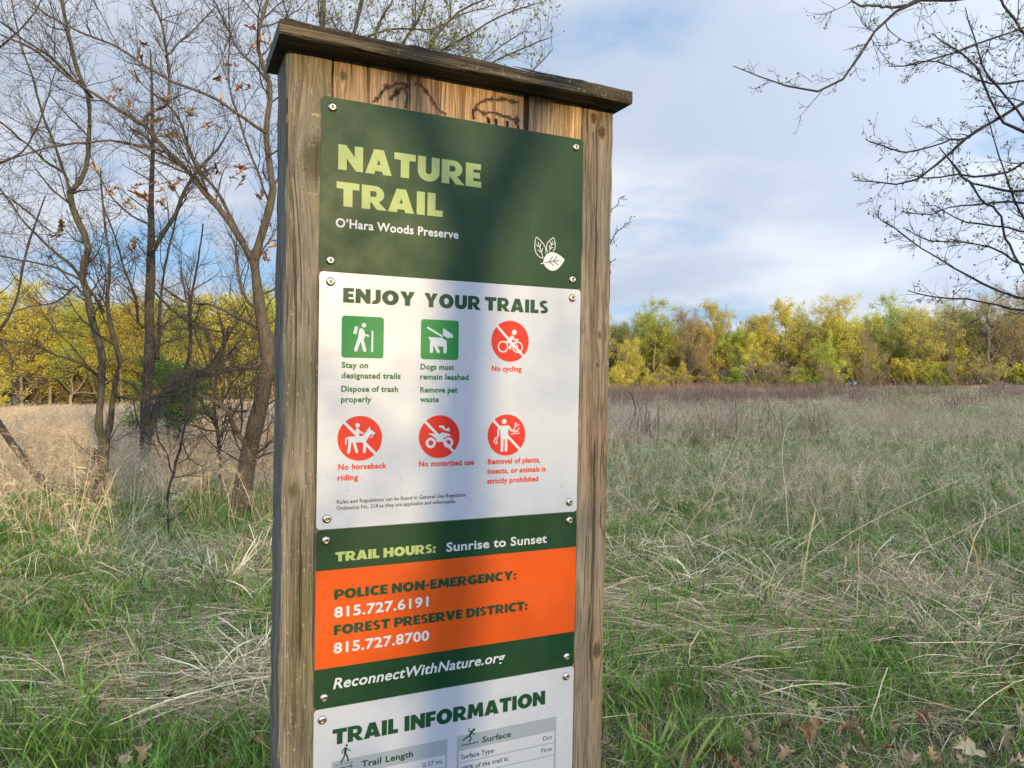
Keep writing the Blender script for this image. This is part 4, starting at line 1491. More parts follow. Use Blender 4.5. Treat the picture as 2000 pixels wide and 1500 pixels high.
# D: leaning log
def rod(name, label, cat, pts, d, mat, sides=10, group=None):
    P, R = limb(pts, d)
    P = P + np.cumsum(rng.normal(size=P.shape), 0) * 0.003
    b = Vector(P[0]) if P[0][2] < P[-1][2] else Vector(P[-1])
    V, q = tube_arrays(P[None], (R * (1 + rng.normal(size=R.shape) * 0.05))[None], sides)
    o = link(name, new_mesh(name, V - np.array(b), q, mats=[mat], smooth=True), None, b)
    return tag(o, label, cat, group)


rod('fallen_tree', 'slanting brown fallen trunk leaning into the grass at the left edge', 'fallen tree', [(104, 978, 17), (95, 955, 17), (67, 922, 17), (37, 881, 16), (0, 825, 15), (-45, 745, 14), (-90, 660, 12)], 9.6, M_bark_b)
rod('hooked_stalk', 'dark hooked dead stalk standing alone in the meadow right of the sign', 'dead stalk', [(1240, 822, 3), (1241, 800, 2.6), (1239, 783, 2.4), (1234, 771, 2.2), (1228, 765, 2), (1225, 766, 1.6)], 24, M_bark_b, 5)

# E: thin sapling
near_tree('sapling', 'thin dark twiggy sapling in the grass between the dark trunk and the curved trunk', 6.8,
    [[(334, 1110, 7), (331, 1049, 7), (328, 967, 6), (338, 929, 6), (355, 866, 6), (362, 830, 5), (372, 805, 5), (374, 760, 4), (378, 720, 3)]],
    [[(338, 929, 4), (330, 880, 3), (310, 840, 3), (300, 800, 2)], [(355, 866, 3), (375, 900, 3), (400, 912, 2)], [(366, 825, 4), (385, 800, 3), (410, 790, 2), (450, 785, 2)],
     [(370, 800, 3), (355, 770, 3), (340, 745, 2)], [(345, 905, 3), (366, 880, 2), (372, 850, 2)]],
    24, M_bark_b, None, n1=12, n2=90, n3=260, nb=60, l1=(0.2, 0.5), l2=(0.12, 0.3), l3=(0.05, 0.14), r1=0.004, twig=M_twig_r)

# F: budding tree behind the sign's cap
BUDG = [(0.20, 0.28, 0.05), (0.26, 0.33, 0.07), (0.22, 0.17, 0.09)]
near_tree('young_tree', 'budding tree standing behind the sign, its twigs fanning out above the wooden cap', 9.5,
    [[(640, 985, 26), (640, 800, 22), (636, 500, 18), (630, 200, 15), (628, 60, 13), (630, 0, 12), (634, -120, 9)],
     [(650, 985, 20), (655, 700, 16), (662, 300, 12), (672, 130, 9), (690, 60, 8), (705, 0, 8), (720, -90, 6)]],
    [[(660, 330, 7), (700, 190, 6), (728, 95, 5), (742, 40, 5), (766, 0, 4), (790, -60, 3)],
     [(664, 300, 8), (740, 170, 6), (788, 90, 6), (815, 45, 6), (832, 0, 5), (850, -60, 4)],
     [(664, 310, 7), (760, 200, 5), (850, 110, 5), (930, 60, 4), (1000, 20, 3), (1062, 2, 2)],
     [(668, 330, 7), (800, 220, 6), (900, 160, 5), (960, 120, 4), (1020, 90, 3), (1072, 72, 2)],
     [(668, 350, 7), (820, 250, 6), (930, 195, 5), (1000, 165, 4), (1050, 130, 3), (1082, 95, 2)],
     [(640, 260, 6), (600, 130, 5, .3), (560, 30, 4, .4), (540, -50, 3, .5)],
     [(664, 340, 6), (780, 190, 5, -.6), (860, 60, 5, -.8), (900, 20, 4, -.8), (950, 0, 3, -.9), (1000, -40, 2, -1)],
     [(670, 130, 5), (700, 80, 4, .5), (760, 60, 4, .6), (840, 60, 3, .7), (900, 30, 3, .8), (960, 10, 2, .9)],
     [(667, 340, 6), (790, 240, 5, .5), (880, 175, 4, .6), (940, 130, 4, .8), (990, 90, 3, 1), (1035, 60, 2, 1)]],
    25, M_bark_a, None, n1=110, n2=1500, n3=5600, nb=10000, budsize=0.021, budcols=BUDG, trunk_twigs=True, l1=(0.5, 1.1),
    keep=lambda P: ~(((P[:, -1, 0] / P[:, -1, 1] * 1450 + 1000) > 1088) | (((P[:, -1, 0] / P[:, -1, 1] * 1450 + 1000) > 900) & (P[:, -1, 2] < EYE + (750 - 200) / 1450 * 9.5))))

# twig poking out right of the sign
near_tree('sapling', 'slender budding sapling mostly hidden behind the right edge of the sign', 7.5,
    [[(1165, 1000, 9), (1162, 800, 7), (1168, 600, 6), (1175, 480, 5), (1185, 400, 3)]],
    [[(1172, 520, 3), (1190, 480, 3), (1205, 450, 2), (1226, 438, 1.5)], [(1180, 430, 2), (1196, 400, 2), (1212, 378, 1.2)], [(1170, 540, 3), (1188, 520, 2), (1202, 500, 1.5)]],
    26, M_bark_b, None, n1=2, n2=16, n3=40, nb=60, l1=(0.1, 0.2), l2=(0.06, 0.14), l3=(0.03, 0.08), r1=0.003, twig=M_twig_r, trunk_twigs=False)

# small forked tree behind the camera: its limbs draw the soft dark fork on the sign
def forked_tree():
    g = np.random.default_rng(9)
    q = np.array(S_O + S_U * 0.245 + S_V * (-0.215)) + np.array([sx, sy, sz]) * 8.5
    b = np.array([q[0], q[1], float(ground_z(q[0], q[1]))])
    root = empty('young_tree', tuple(b), 'small forked bare tree standing behind the photographer', 'tree')
    ru = np.array([0.907, 0.42, 0])
    up = np.array([0, 0, 1.0])
    h = q[2] - b[2]
    paths = [[np.zeros(3), up * h * 0.5 - ru * 0.05, up * h], [up * h, up * (h + .25) + ru * 0.12, up * (h + .7) + ru * 0.30, up * (h + 1.8) + ru * 0.7], [up * h, up * (h + .25) - ru * 0.10, up * (h + .6) - ru * 0.28, up * (h + 1.6) - ru * 0.6]]
    rad = [(0.062, 0.052), (0.046, 0.018), (0.036, 0.014)]
    PP, RR = [], []
    for i, (p, r) in enumerate(zip(paths, rad)):
        P = smooth_path(np.array(p), 14)
        R = np.linspace(r[0], r[1], 14)
        V, f = tube_arrays(P[None], R[None], 8)
        link('trunk' if i == 0 else 'limb', new_mesh('limb', V, f, mats=[M_bark_a], smooth=True), root)
        if i:
            PP.append(P)
            RR.append(R)
    P1, R1 = spawn(np.array(PP), np.array(RR), 26, 0.5, 1.2, 30, 70, 0.05, 0.12, 8, g, 0.1, 1, 0.5, 0.005)
    P2, R2 = spawn(P1, R1, 160, 0.2, 0.6, 25, 60, 0.05, 0.15, 5, g, 0.1, 1, 0.6, 0.003)
    A = Acc()
    A.add(*tube_arrays(P1, R1, 4))
    A.add(*tube_arrays(P2, R2, 3))
    link('twigs', A.mesh('twigs', [M_twig]), root)['kind'] = 'stuff'
    n = 2600  # leaf clumps added as occluders so the sun falls mottled on the panels
    c0 = P2.reshape(-1, 3)[g.integers(0, P2.shape[0] * P2.shape[1], 46)]
    c1 = g.normal(size=(34, 3)) * np.array([0.35, 0.35, 0.42]) + up * (h - 0.25)
    c = np.concatenate([c0, c1])
    C = c[g.integers(0, len(c), n)] + g.normal(size=(n, 3)) * 0.055
    V, q2 = cards(C, 0.022, g, 1.8)
    link('foliage', new_mesh('foliage', V, q2, mats=[M_leaf], vcol=np.full((len(V), 3), 0.2)), root)['kind'] = 'stuff'


forked_tree()

# G: tree off the right edge with drooping dark branches
gR = random.Random(4)
GB = [
    [(2300, 20, 26), (2150, -20, 20), (2000, -28, 15), (1890, -4, 13), (1772, 6, 10), (1743, 29, 6), (1714, 62, 6), (1689, 99, 6), (1673, 128, 6), (1648, 157, 5), (1615, 178, 5), (1574, 176, 4), (1524, 161, 3), (1483, 145, 2.5), (1446, 128, 2)],
    [(1772, 6, 7), (1731, 6, 6), (1689, 6, 5), (1664, -6, 4)],
    [(2300, 60, 14), (2150, 130, 9), (2000, 205, 8), (1937, 244, 7), (1896, 269, 7), (1855, 306, 6), (1813, 339, 5), (1772, 360, 4), (1710, 357, 3), (1661, 354, 2)],
    [(1896, 269, 5), (1855, 277, 4), (1793, 295, 4), (1731, 292, 3), (1687, 269, 2)],
    [(2300, 260, 12), (2150, 300, 9), (2000, 314, 6), (1937, 347, 5), (1896, 349, 5), (1855, 346, 4), (1800, 352, 3), (1760, 345, 2)],
    [(2200, 330, 9), (2000, 364, 6), (1917, 360, 5), (1875, 339, 4), (1845, 305, 4), (1825, 280, 2)],
    [(2200, 330, 9), (2060, 290, 7), (2000, 264, 6), (1958, 244, 6), (1933, 202, 5), (1912, 136, 5), (1880, 108, 4), (1845, 85, 3), (1822, 70, 2)],
    [(1896, 355, 5), (1921, 397, 5), (1950, 417, 5), (1962, 463, 5), (1987, 508, 5), (2010, 560, 4)],
    [(2250, 620, 9), (2100, 605, 7), (2000, 592, 6), (1937, 572, 5), (1875, 545, 4), (1813, 508, 3), (1755, 467, 3), (1712, 440, 2)],
    [(2250, 640, 9), (2100, 615, 7), (2000, 600, 6), (1937, 583, 5), (1875, 574, 4), (1830, 570, 3), (1790, 560, 2)],
    [(2250, 30, 9), (2100, 40, 6), (2000, 54, 5), (1937, 82, 4), (1875, 107, 4), (1822, 124, 3), (1780, 136, 3), (1745, 135, 2)],
    [(2250, 100, 9), (2100, 140, 6), (2000, 150, 5), (1930, 158, 4), (1870, 130, 3), (1820, 110, 3), (1770, 118, 2)],
    [(2250, 420, 9), (2100, 400, 6), (2000, 395, 5), (1930, 395, 4), (1860, 400, 3), (1800, 415, 3), (1755, 408, 2)],
    [(2250, 500, 9), (2100, 470, 6), (2000, 455, 5), (1930, 440, 4), (1870, 425, 3), (1820, 400, 2)],
    [(2250, 560, 9), (2100, 540, 6), (2000, 520, 5), (1940, 490, 4), (1880, 480, 3), (1820, 478, 3), (1765, 450, 2)],
    [(2120, 200, 8), (2030, 90, 6), (1960, 0, 5), (1930, -60, 4)],
    [(2120, 420, 8), (2040, 300, 6), (1985, 210, 5), (1930, 130, 4), (1905, 60, 3), (1890, 10, 2)],
    [(2250, 620, 9), (2120, 560, 6), (2040, 470, 5), (1990, 380, 4), (1975, 300, 3), (1950, 210, 2)]]
near_tree('overhanging_tree', 'dark budding tree whose bare drooping branches hang in from the right edge', 4.6,
    [[(2330, 1180, 120), (2320, 900, 105), (2310, 640, 90), (2290, 300, 75), (2310, 0, 60), (2330, -400, 35)]],
    GB, 31, M_bark_b, None, n1=80, n2=700, n3=2100, nb=2600, budsize=0.010, l1=(0.14, 0.42), l2=(0.08, 0.22), l3=(0.03, 0.09), twig=M_twig_r, trunk_twigs=False, up=0.02, r1=0.0024,
    budcols=[(0.10, 0.15, 0.03), (0.13, 0.11, 0.05), (0.20, 0.28, 0.05)],
    keep=lambda P: (P[:, -1, 0] / P[:, -1, 1] * 1450 + 1000) > 1435)
# H: another tree beyond the left edge reaching in
near_tree('young_tree', 'tree beyond the left edge of the photo with crooked branches reaching in', 7.5,
    [[(-170, 1120, 34), (-160, 900, 30), (-140, 700, 26), (-120, 400, 20), (-130, 0, 14), (-120, -200, 8)]],
    [[(-140, 700, 8), (-60, 680, 7), (0, 642, 6), (37, 567, 5), (49, 500, 5), (62, 455, 4), (90, 380, 3)], [(-130, 500, 7), (-60, 430, 5), (0, 380, 4), (60, 420, 3), (120, 470, 2)],
     [(-130, 200, 7), (-60, 140, 5), (0, 90, 4), (60, 30, 3), (100, -40, 2)], [(-130, 560, 6), (-60, 600, 5), (-10, 660, 4), (15, 700, 3), (15, 720, 2)], [(-130, 350, 7), (-40, 330, 5), (30, 300, 4), (80, 210, 3), (110, 120, 2)]],
    33, M_bark_b, None, n1=30, n2=260, n3=1000, nb=700)

# dead tangle low between dark and curved trunk
near_tree('dead_thicket', 'tangle of dead grey twigs low between the dark trunk and the curved trunk', 9.6,
    [[(436, 990, 8), (432, 930, 8), (425, 850, 7), (420, 780, 6), (430, 700, 5), (450, 640, 4)]],
    [[(425, 840, 5), (390, 780, 5, .3), (350, 740, 4, .4), (310, 760, 3, .5)], [(425, 800, 5), (460, 740, 4), (500, 700, 4), (530, 690, 2)],
     [(420, 780, 5), (400, 700, 4, -.3), (380, 640, 4, -.3), (390, 590, 3, -.3)], [(425, 820, 5), (370, 800, 4, -.4), (320, 790, 3, -.6), (280, 800, 2, -.7)],
     [(430, 720, 4), (470, 660, 4, .3), (500, 610, 3, .4), (520, 600, 2, .4)], [(428, 700, 4), (400, 650, 4, .4), (350, 620, 3, .6), (310, 640, 2, .7)], [(420, 790, 4), (470, 800, 3, -.4), (510, 790, 2, -.5)]],
    35, M_bark_b, None, n1=60, n2=380, n3=1300, nb=0, l1=(0.4, 0.9), l2=(0.2, 0.5), l3=(0.08, 0.2), cat='thicket', up=0.0, r1=0.005)


# green bush behind the dark trunk
def cedar_bush():
    g = np.random.default_rng(6)
    d = 15.0
    c = np.array(at(338, 700, d))
    gz_ = float(ground_z(c[0], c[1]))
    root = empty('green_bush', (c[0], c[1], gz_), 'rounded dark green bush showing between the dark trunk and its leaning limb', 'bush')
    b = np.array([c[0], c[1], gz_])
    P = np.stack([np.linspace((0, 0, -0.1), (g.normal() * .15 + .1 * i, 0.1, 1.6), 8) for i in (-1, 0, 1)])
    V, q = tube_arrays(P, np.linspace(0.04, 0.015, 8)[None] * np.ones((3, 1)), 6)
    link('stem', new_mesh('stem', V, q, mats=[M_bark_b]), root)
    P1, R1 = spawn(P, np.full((3, 8), 0.012), 70, 0.5, 1.1, 30, 85, 0.08, 0.2, 6, g, 0.35)
    P2, R2 = spawn(P1, R1, 500, 0.12, 0.35, 20, 60, 0.1, 0.2, 4, g)
    A = Acc()
    A.add(*tube_arrays(P1, R1, 3))
    A.add(*tube_arrays(P2, R2 * 0.7, 3))
    link('branches', A.mesh('branches', [M_bark_b]), root)['kind'] = 'stuff'
    tips = P2.reshape(-1, 3)
    n = 22000
    C = tips[g.integers(0, len(tips), n)] + g.normal(size=(n, 3)) * 0.05
    V, q = cards(C, 0.024, g, 2.2)
    cc = np.array([(0.09, 0.17, 0.03), (0.13, 0.22, 0.04), (0.06, 0.12, 0.025)])[g.integers(0, 3, n)]
    link('foliage', new_mesh('foliage', V, q, mats=[M_leaf], vcol=np.repeat(cc, 4, 0)), root)['kind'] = 'stuff'


cedar_bush()


# ------------------------------------------------------------------ dead leaves: oak leaf with real lobes, curled
def oak_leaf_mesh(seed, size, curl=0.5):
    g = np.random.default_rng(seed)
    half = [(0.00, 0.02), (0.10, 0.05), (0.20, 0.22), (0.28, 0.16), (0.36, 0.12), (0.44, 0.34), (0.53, 0.38), (0.56, 0.18), (0.62, 0.16), (0.72, 0.36), (0.79, 0.34), (0.80, 0.15), (0.88, 0.16), (0.94, 0.14), (1.0, 0.0)]
    V, F = [], []
    for i, (t, w) in enumerate(half):
        w2 = w * g.uniform(0.8, 1.2)
        w3 = w * g.uniform(0.8, 1.2)
        V += [(t, -w2, 0), (t, 0, 0), (t, w3, 0)]
        if i:
            a, b = (i - 1) * 3, i * 3
            F += [(a, a + 1, b + 1, b), (a + 1, a + 2, b + 2, b + 1)]
    V = np.array(V)
    V[:, 2] = curl * (np.abs(V[:, 1]) ** 1.4) * g.uniform(0.6, 1.3) + curl * 0.45 * np.sin(V[:, 0] * 3 + g.uniform(0, 3)) + g.normal(size=len(V)) * 0.025 * (1 + curl)
    # stalk
    n = len(V)
    V = np.concatenate([V, [(-0.22, -0.008, -0.02), (-0.22, 0.008, -0.02), (0, 0.01, 0.005), (0, -0.01, 0.005)]])
    F.append((n, n + 1, n + 2, n + 3))
    V = V - np.array([0.45, 0, 0])
    return V * size, np.array(F)


M_dead = []
for nm, c in (('tan', (0.34, 0.235, 0.13)), ('rust', (0.20, 0.095, 0.045)), ('pale', (0.42, 0.33, 0.22)), ('brown', (0.17, 0.115, 0.07))):
    m, g_, b = new_mat('dead_leaf_' + nm)
    tc = g_.new('ShaderNodeTexCoord').outputs['Object']
    n = g_.noise(tc, 60, 4, 0.6)
    g_.l.new(g_.mix(g_.ramp(n, 0.3, 0.7), tuple(v * 0.6 for v in c), tuple(min(1, v * 1.2) for v in c)), b.inputs['Base Color'])
    b.inputs['Roughness'].default_value = 0.75
    b.inputs['Specular IOR Level'].default_value = 0.2
    M_dead.append(m)
LEAFM = []
for s in range(8):
    V, F = oak_leaf_mesh(s, 1.0, 0.55 + 0.13 * s)
    LEAFM.append((V, F))
lm = [[new_mesh('fallen_leaf', LEAFM[s][0], LEAFM[s][1], mats=[M_dead[k]], smooth=True) for k in range(4)] for s in range(8)]
GL = [
    (1235, 1322, .11, 0, 'broad tan oak leaf on the thatch by the post, highest of the fallen leaves'),
    (1227, 1416, .10, 3, 'brown curled oak leaf close to the sign post at lower right'),
    (1307, 1424, .10, 2, 'greyish pale oak leaf half hidden in grass near the lower right of the post'),
    (1353, 1478, .11, 0, 'tan oak leaf with pointed lobes standing up at the bottom edge right of the post'),
    (1467, 1462, .13, 2, 'large pale oak leaf at the bottom between two tan ones'),
    (1576, 1447, .09, 1, 'orange-brown curled oak leaf lying flat near the bottom'),
    (1601, 1450, .10, 0, 'upright folded tan oak leaf at the bottom middle of the right side'),
    (1670, 1468, .12, 0, 'wide tan oak leaf beside a white straw at the bottom'),
    (1664, 1427, .11, 3, 'dull brown crumpled oak leaf above the wide tan one'),
    (1807, 1414, .12, 1, 'reddish oak leaf deep in the grass at lower right'),
    (1437, 1496, .10, 1, 'rust-red oak leaf cut by the bottom edge'),
    (1538, 1494, .10, 0, 'tan oak leaf cut by the bottom edge in the middle of the right side'),
    (1189, 1466, .10, 2, 'pale oak leaf touching the foot of the sign post at the bottom'),
    (1782, 1322, .10, 1, 'rusty oak leaf under the straw mat at right'),
    (1525, 1442, .08, 3, 'small brown oak leaf left of the orange-brown curled one'),
    (1900, 1480, .10, 2, 'pale oak leaf at the bottom right corner region'),
    (1960, 1455, .10, 3, 'brown oak leaf in the bottom right corner'),
    (1740, 1486, .10, 1, 'rust-coloured oak leaf at the bottom right of the white straw'),
    (448, 1490, .10, 1, 'rust-red leaf at the bottom just left of the sign post'),
    (505, 1468, .09, 1, 'orange-brown leaf against the left side of the sign post'),
    (410, 1476, .10, 3, 'brown leaf in the grass left of the rust-red one'),
    (272, 1492, .10, 0, 'tan leaf at the bottom edge left of the sign'),
    (231, 1338, .07, 1, 'small orange leaf deep in the left grass')]
gl = random.Random(8)
for i, (px, py, s, k, lab) in enumerate(GL):
    d = EYE * 1450 / (py - 750) * 0.97
    x = (px - 1000) / 1450 * d
    o = link('fallen_leaf', lm[i % 8][k], None, (x, d, float(ground_z(x, d)) + 0.06))
    s *= 0.88
    o.scale = (s, s, s)
    o.rotation_euler = (gl.uniform(-.7, .7) + (0.5 if i % 3 == 0 else 0), gl.uniform(-.5, .5), gl.random() * 6.28)
    tag(o, lab, 'leaf', 'fallen oak leaves')
# leaf litter nobody could count
A = Acc()
MI = []
gn = np.random.default_rng(44)
for i in range(900):
    y = gn.uniform(1.6, 6.5)
    x = gn.uniform(-1, 1) * (0.75 * y + 0.8)
    if gn.random() > np.clip(1.5 - (y - 2.6) / 2.4, 0.06, 1) or (x < 0 and gn.random() > 0.45):
        continue
    V, F = LEAFM[gn.integers(8)]
    s = gn.uniform(0.045, 0.085)
    e = Matrix.Rotation(gn.uniform(0, 6.28), 3, 'Z') @ Matrix.Rotation(gn.uniform(-.5, .5), 3, 'X') @ Matrix.Rotation(gn.uniform(-.4, .4), 3, 'Y')
    V2 = (V * s) @ np.array(e).T + np.array([x, y, float(ground_z(x, y)) + gn.uniform(0.02, 0.075)])
    A.add(V2, F)
    MI += [int((0, 2, 3, 3, 0, 1)[gn.integers(6)])] * len(F)
me = new_mesh('leaf_litter', np.concatenate(A.V), np.concatenate(A.Q), mats=M_dead, mat_idx=MI)
tag(link('leaf_litter', me), 'scattered brown leaf litter low between the grass blades', 'leaf litter', kind='stuff')

# dry leaves still hanging in the trees
HANG = [(222, 186, 1), (258, 208, 1), (283, 88, 3), (270, 147, 0), (303, 233, 1), (345, 196, 3), (330, 262, 3), (342, 268, 0), (418, 246, 0), (455, 126, 1), (472, 176, 1), (430, 188, 0), (376, 217, 0), (424, 147, 3),
        (268, 366, 1), (302, 362, 1), (318, 400, 3), (276, 384, 3), (412, 330, 3), (428, 316, 1), (474, 324, 1), (262, 254, 3), (220, 372, 0), (246, 392, 3), (262, 476, 3), (535, 474, 0), (518, 495, 1), (465, 352, 3), (338, 362, 3), (181, 336, 0), (114, 449, 3), (505, 380, 3), (512, 75, 0), (495, 60, 1)]
for i, (px, py, k) in enumerate(HANG):
    par = treeC if i % 3 else treeB
    d = 7.9 if i % 3 else 11.3
    n = 2 if i % 2 else 3
    for j in range(n):
        o = link('dry_leaf', lm[(i + j * 3) % 8][k], par)
        P = Vector(at(px + gl.uniform(-7, 7), py + gl.uniform(-7, 7), d + gl.uniform(-.1, .1)))
        o.location = P - par.location
        s = gl.uniform(0.07, 0.12) * d / 8
        o.scale = (s, s * 0.8, s * 1.6)
        o.rotation_euler = (gl.uniform(0, 6), gl.uniform(0, 6), gl.uniform(0, 6))

# ------------------------------------------------------------------ grasses
GREENS = np.array([(0.105, 0.205, 0.028), (0.150, 0.275, 0.038), (0.065, 0.135, 0.022), (0.21, 0.33, 0.058)])
STRAWS = np.array([(0.50, 0.40, 0.26), (0.64, 0.54, 0.38), (0.33, 0.26, 0.17), (0.74, 0.66, 0.50)])
BROWNS = np.array([(0.38, 0.30, 0.21), (0.52, 0.42, 0.30), (0.24, 0.18, 0.13), (0.62, 0.51, 0.37)])


def blades(g, n, rad, h0, h1, w, bend, cols, k=6, lean=0.25, curl=0.0, basedark=0.55, center=None, z0=-0.02):
    S = g.normal(size=(n, 3)) * rad * 0.6
    S[:, 2] = z0
    if center is not None:
        S += center
    az = g.uniform(0, 2 * np.pi, n)
    out = np.stack([np.cos(az), np.sin(az), np.zeros(n)], -1)
    D = norm(np.array([0, 0, 1.0]) + out * np.abs(g.normal(size=(n, 1))) * lean)
    L = g.uniform(h0, h1, n)
    pts = [S]
    for j in range(k - 1):
        D = norm(D + out * (bend * g.uniform(0.4, 1.6, (n, 1))) / (k - 1) * (1 + j * 0.5) - np.array([0, 0, 1.0]) * bend * 0.5 * j / k / (k - 1) + g.normal(size=(n, 3)) * curl)
        pts.append(pts[-1] + D * (L / (k - 1))[:, None])
    P = np.stack(pts, 1)
    W = w * g.uniform(0.35, 1.7, (n, 1)) * np.r_[0.8, np.ones(k - 3), 0.7, 0.12][None, :]
    side = norm(np.cross(out, np.array([0, 0, 1.0])) + g.normal(size=(n, 3)) * 0.3)
    c = cols[g.integers(0, len(cols), n)] * g.uniform(0.8, 1.2, (n, 1))
    V, q = ribbon_arrays(P, W, side)
    C = np.repeat(c, k * 2, 0)
    return V, q, C, P


def cm(name, parts, mat):
    A = Acc()
    for V, q, C in parts:
        A.add(V, q, C)
    return A.mesh(name, [mat])


def seedhead(g, tips, dirs, n, L, w, cols):
    """n fine drooping awns at each tip"""
    m = len(tips)
    S = np.repeat(tips, n, 0) - np.repeat(dirs, n, 0) * (g.random((m * n, 1)) * L * 1.6)
    D = norm(np.repeat(dirs, n, 0) + g.normal(size=(m * n, 3)) * 0.55)
    k = 4
    pts = [S]
    for j in range(k - 1):
        D = norm(D + g.normal(size=D.shape) * 0.15 - np.array([0, 0, 0.22]))
        pts.append(pts[-1] + D * (g.uniform(0.5, 1.2, (m * n, 1)) * L / (k - 1)))
    P = np.stack(pts, 1)
    V, q = ribbon_arrays(P, np.full((m * n, 1), w) * np.array([0.5, 1, 0.9, 0.2])[None], norm(g.normal(size=(m * n, 3))))
    c = cols[g.integers(0, len(cols), m * n)] * g.uniform(0.85, 1.15, (m * n, 1))
    return V, q, np.repeat(c, k * 2, 0)


def v_green(s):
    g = np.random.default_rng(100 + s)
    V, q, C, _ = blades(g, 34, 0.10, 0.10, 0.29, 0.0027, 0.5, GREENS, 6, 0.22)
    V2, q2, C2, _ = blades(g, 12, 0.12, 0.06, 0.2, 0.0012, 0.9, STRAWS, 6, 0.6, 0.1)
    return cm('green_clump', [(V, q, C), (V2, q2, C2)], M_blade)


def v_broad(s):
    g = np.random.default_rng(130 + s)
    V, q, C, _ = blades(g, 12, 0.05, 0.18, 0.36, 0.0038, 0.6, GREENS * 1.05, 7, 0.22)
    return cm('broad_clump', [(V, q, C)], M_blade)


def v_short(s):
    g = np.random.default_rng(150 + s)
    V, q, C, _ = blades(g, 60, 0.16, 0.03, 0.10, 0.0011, 0.8, GREENS * 0.9, 5, 0.6, 0.08)
    V2, q2, C2, _ = blades(g, 36, 0.16, 0.04, 0.13, 0.0010, 1.2, BROWNS * 1.1, 5, 1.2, 0.15)
    return cm('short_clump', [(V, q, C), (V2, q2, C2)], M_blade)


def v_curl(s):
    """tuft of pale dead blades arching over and curling"""
    g = np.random.default_rng(200 + s)
    V, q, C, P = blades(g, 22, 0.07, 0.22, 0.55, 0.0024, 1.9, STRAWS, 10, 0.5, 0.10)
    V2, q2, C2, _ = blades(g, 26, 0.12, 0.08, 0.24, 0.0014, 1.5, STRAWS, 8, 0.9, 0.28, z0=0.10)
    V3, q3, C3 = seedhead(g, P[:8, -1], norm(P[:8, -1] - P[:8, -2]), 7, 0.06, 0.0009, STRAWS)
    return cm('curled_straw_tuft', [(V, q, C), (V2, q2, C2), (V3, q3, C3)], M_straw)


def v_mat(s):
    """lodged stems lying across each other"""
    g = np.random.default_rng(300 + s)
    n = 34
    az = g.normal(size=n) * 0.55 + (np.pi if s % 2 else 0)
    D = np.stack([np.cos(az), np.sin(az), g.uniform(-0.05, 0.28, n)], -1)
    L = g.uniform(0.35, 1.0, n)
    S = g.normal(size=(n, 3)) * np.array([0.22, 0.14, 0]) + np.array([0, 0, 0.02]) + np.array([0, 0, 1]) * g.uniform(0, 0.12, (n, 1)) - D * L[:, None] * 0.4
    k = 7
    pts = [S]
    D = norm(D)
    for j in range(k - 1):
        D = norm(D + g.normal(size=(n, 3)) * 0.06 - np.array([0, 0, 0.045]))
        pts.append(pts[-1] + D * (L / (k - 1))[:, None])
    P = np.stack(pts, 1)
    P[:, :, 2] = np.maximum(P[:, :, 2], 0.015)
    V, q = ribbon_arrays(P, 0.0019 * g.uniform(0.6, 1.3, (n, 1)) * np.r_[np.ones(k - 1), 0.3][None], norm(g.normal(size=(n, 3)) + np.array([0, 0, 1.2])))
    c = STRAWS[g.integers(0, 4, n)] * g.uniform(0.8, 1.15, (n, 1))
    V2, q2, C2, _ = blades(g, 60, 0.24, 0.06, 0.24, 0.0017, 1.8, STRAWS, 7, 1.6, 0.30, z0=0.03)
    return cm('lodged_straw', [(V, q, np.repeat(c, k * 2, 0)), (V2, q2, C2)], M_straw)


def v_stalk(s, cols=BROWNS, h=(0.55, 1.05), n=7, heads=9):
    g = np.random.default_rng(400 + s)
    V, q, C, P = blades(g, n, 0.12, h[0], h[1], 0.0012, 0.30, cols, 7, 0.22, 0.03)
    V2, q2, C2, _ = blades(g, n * 2, 0.12, h[0] * 0.4, h[1] * 0.55, 0.0016, 1.6, cols, 7, 0.5, 0.12)
    V3, q3, C3 = seedhead(g, P[:, -1], norm(P[:, -1] - P[:, -2]), heads, 0.09, 0.0011, cols)
    return cm('standing_straw', [(V, q, C), (V2, q2, C2), (V3, q3, C3)], M_straw)


def v_far(s, cols, h0, h1, n=130, rad=0.45, w=0.0042, bend=0.7):
    g = np.random.default_rng(500 + s)
    V, q, C, P = blades(g, n, rad, h0, h1, w, bend, cols, 5, 0.35, 0.08)
    V3, q3, C3 = seedhead(g, P[::3, -1], norm(P[::3, -1] - P[::3, -2]), 4, 0.12, w * 0.8, cols)
    return cm('far_tuft', [(V, q, C), (V3, q3, C3)], M_straw)


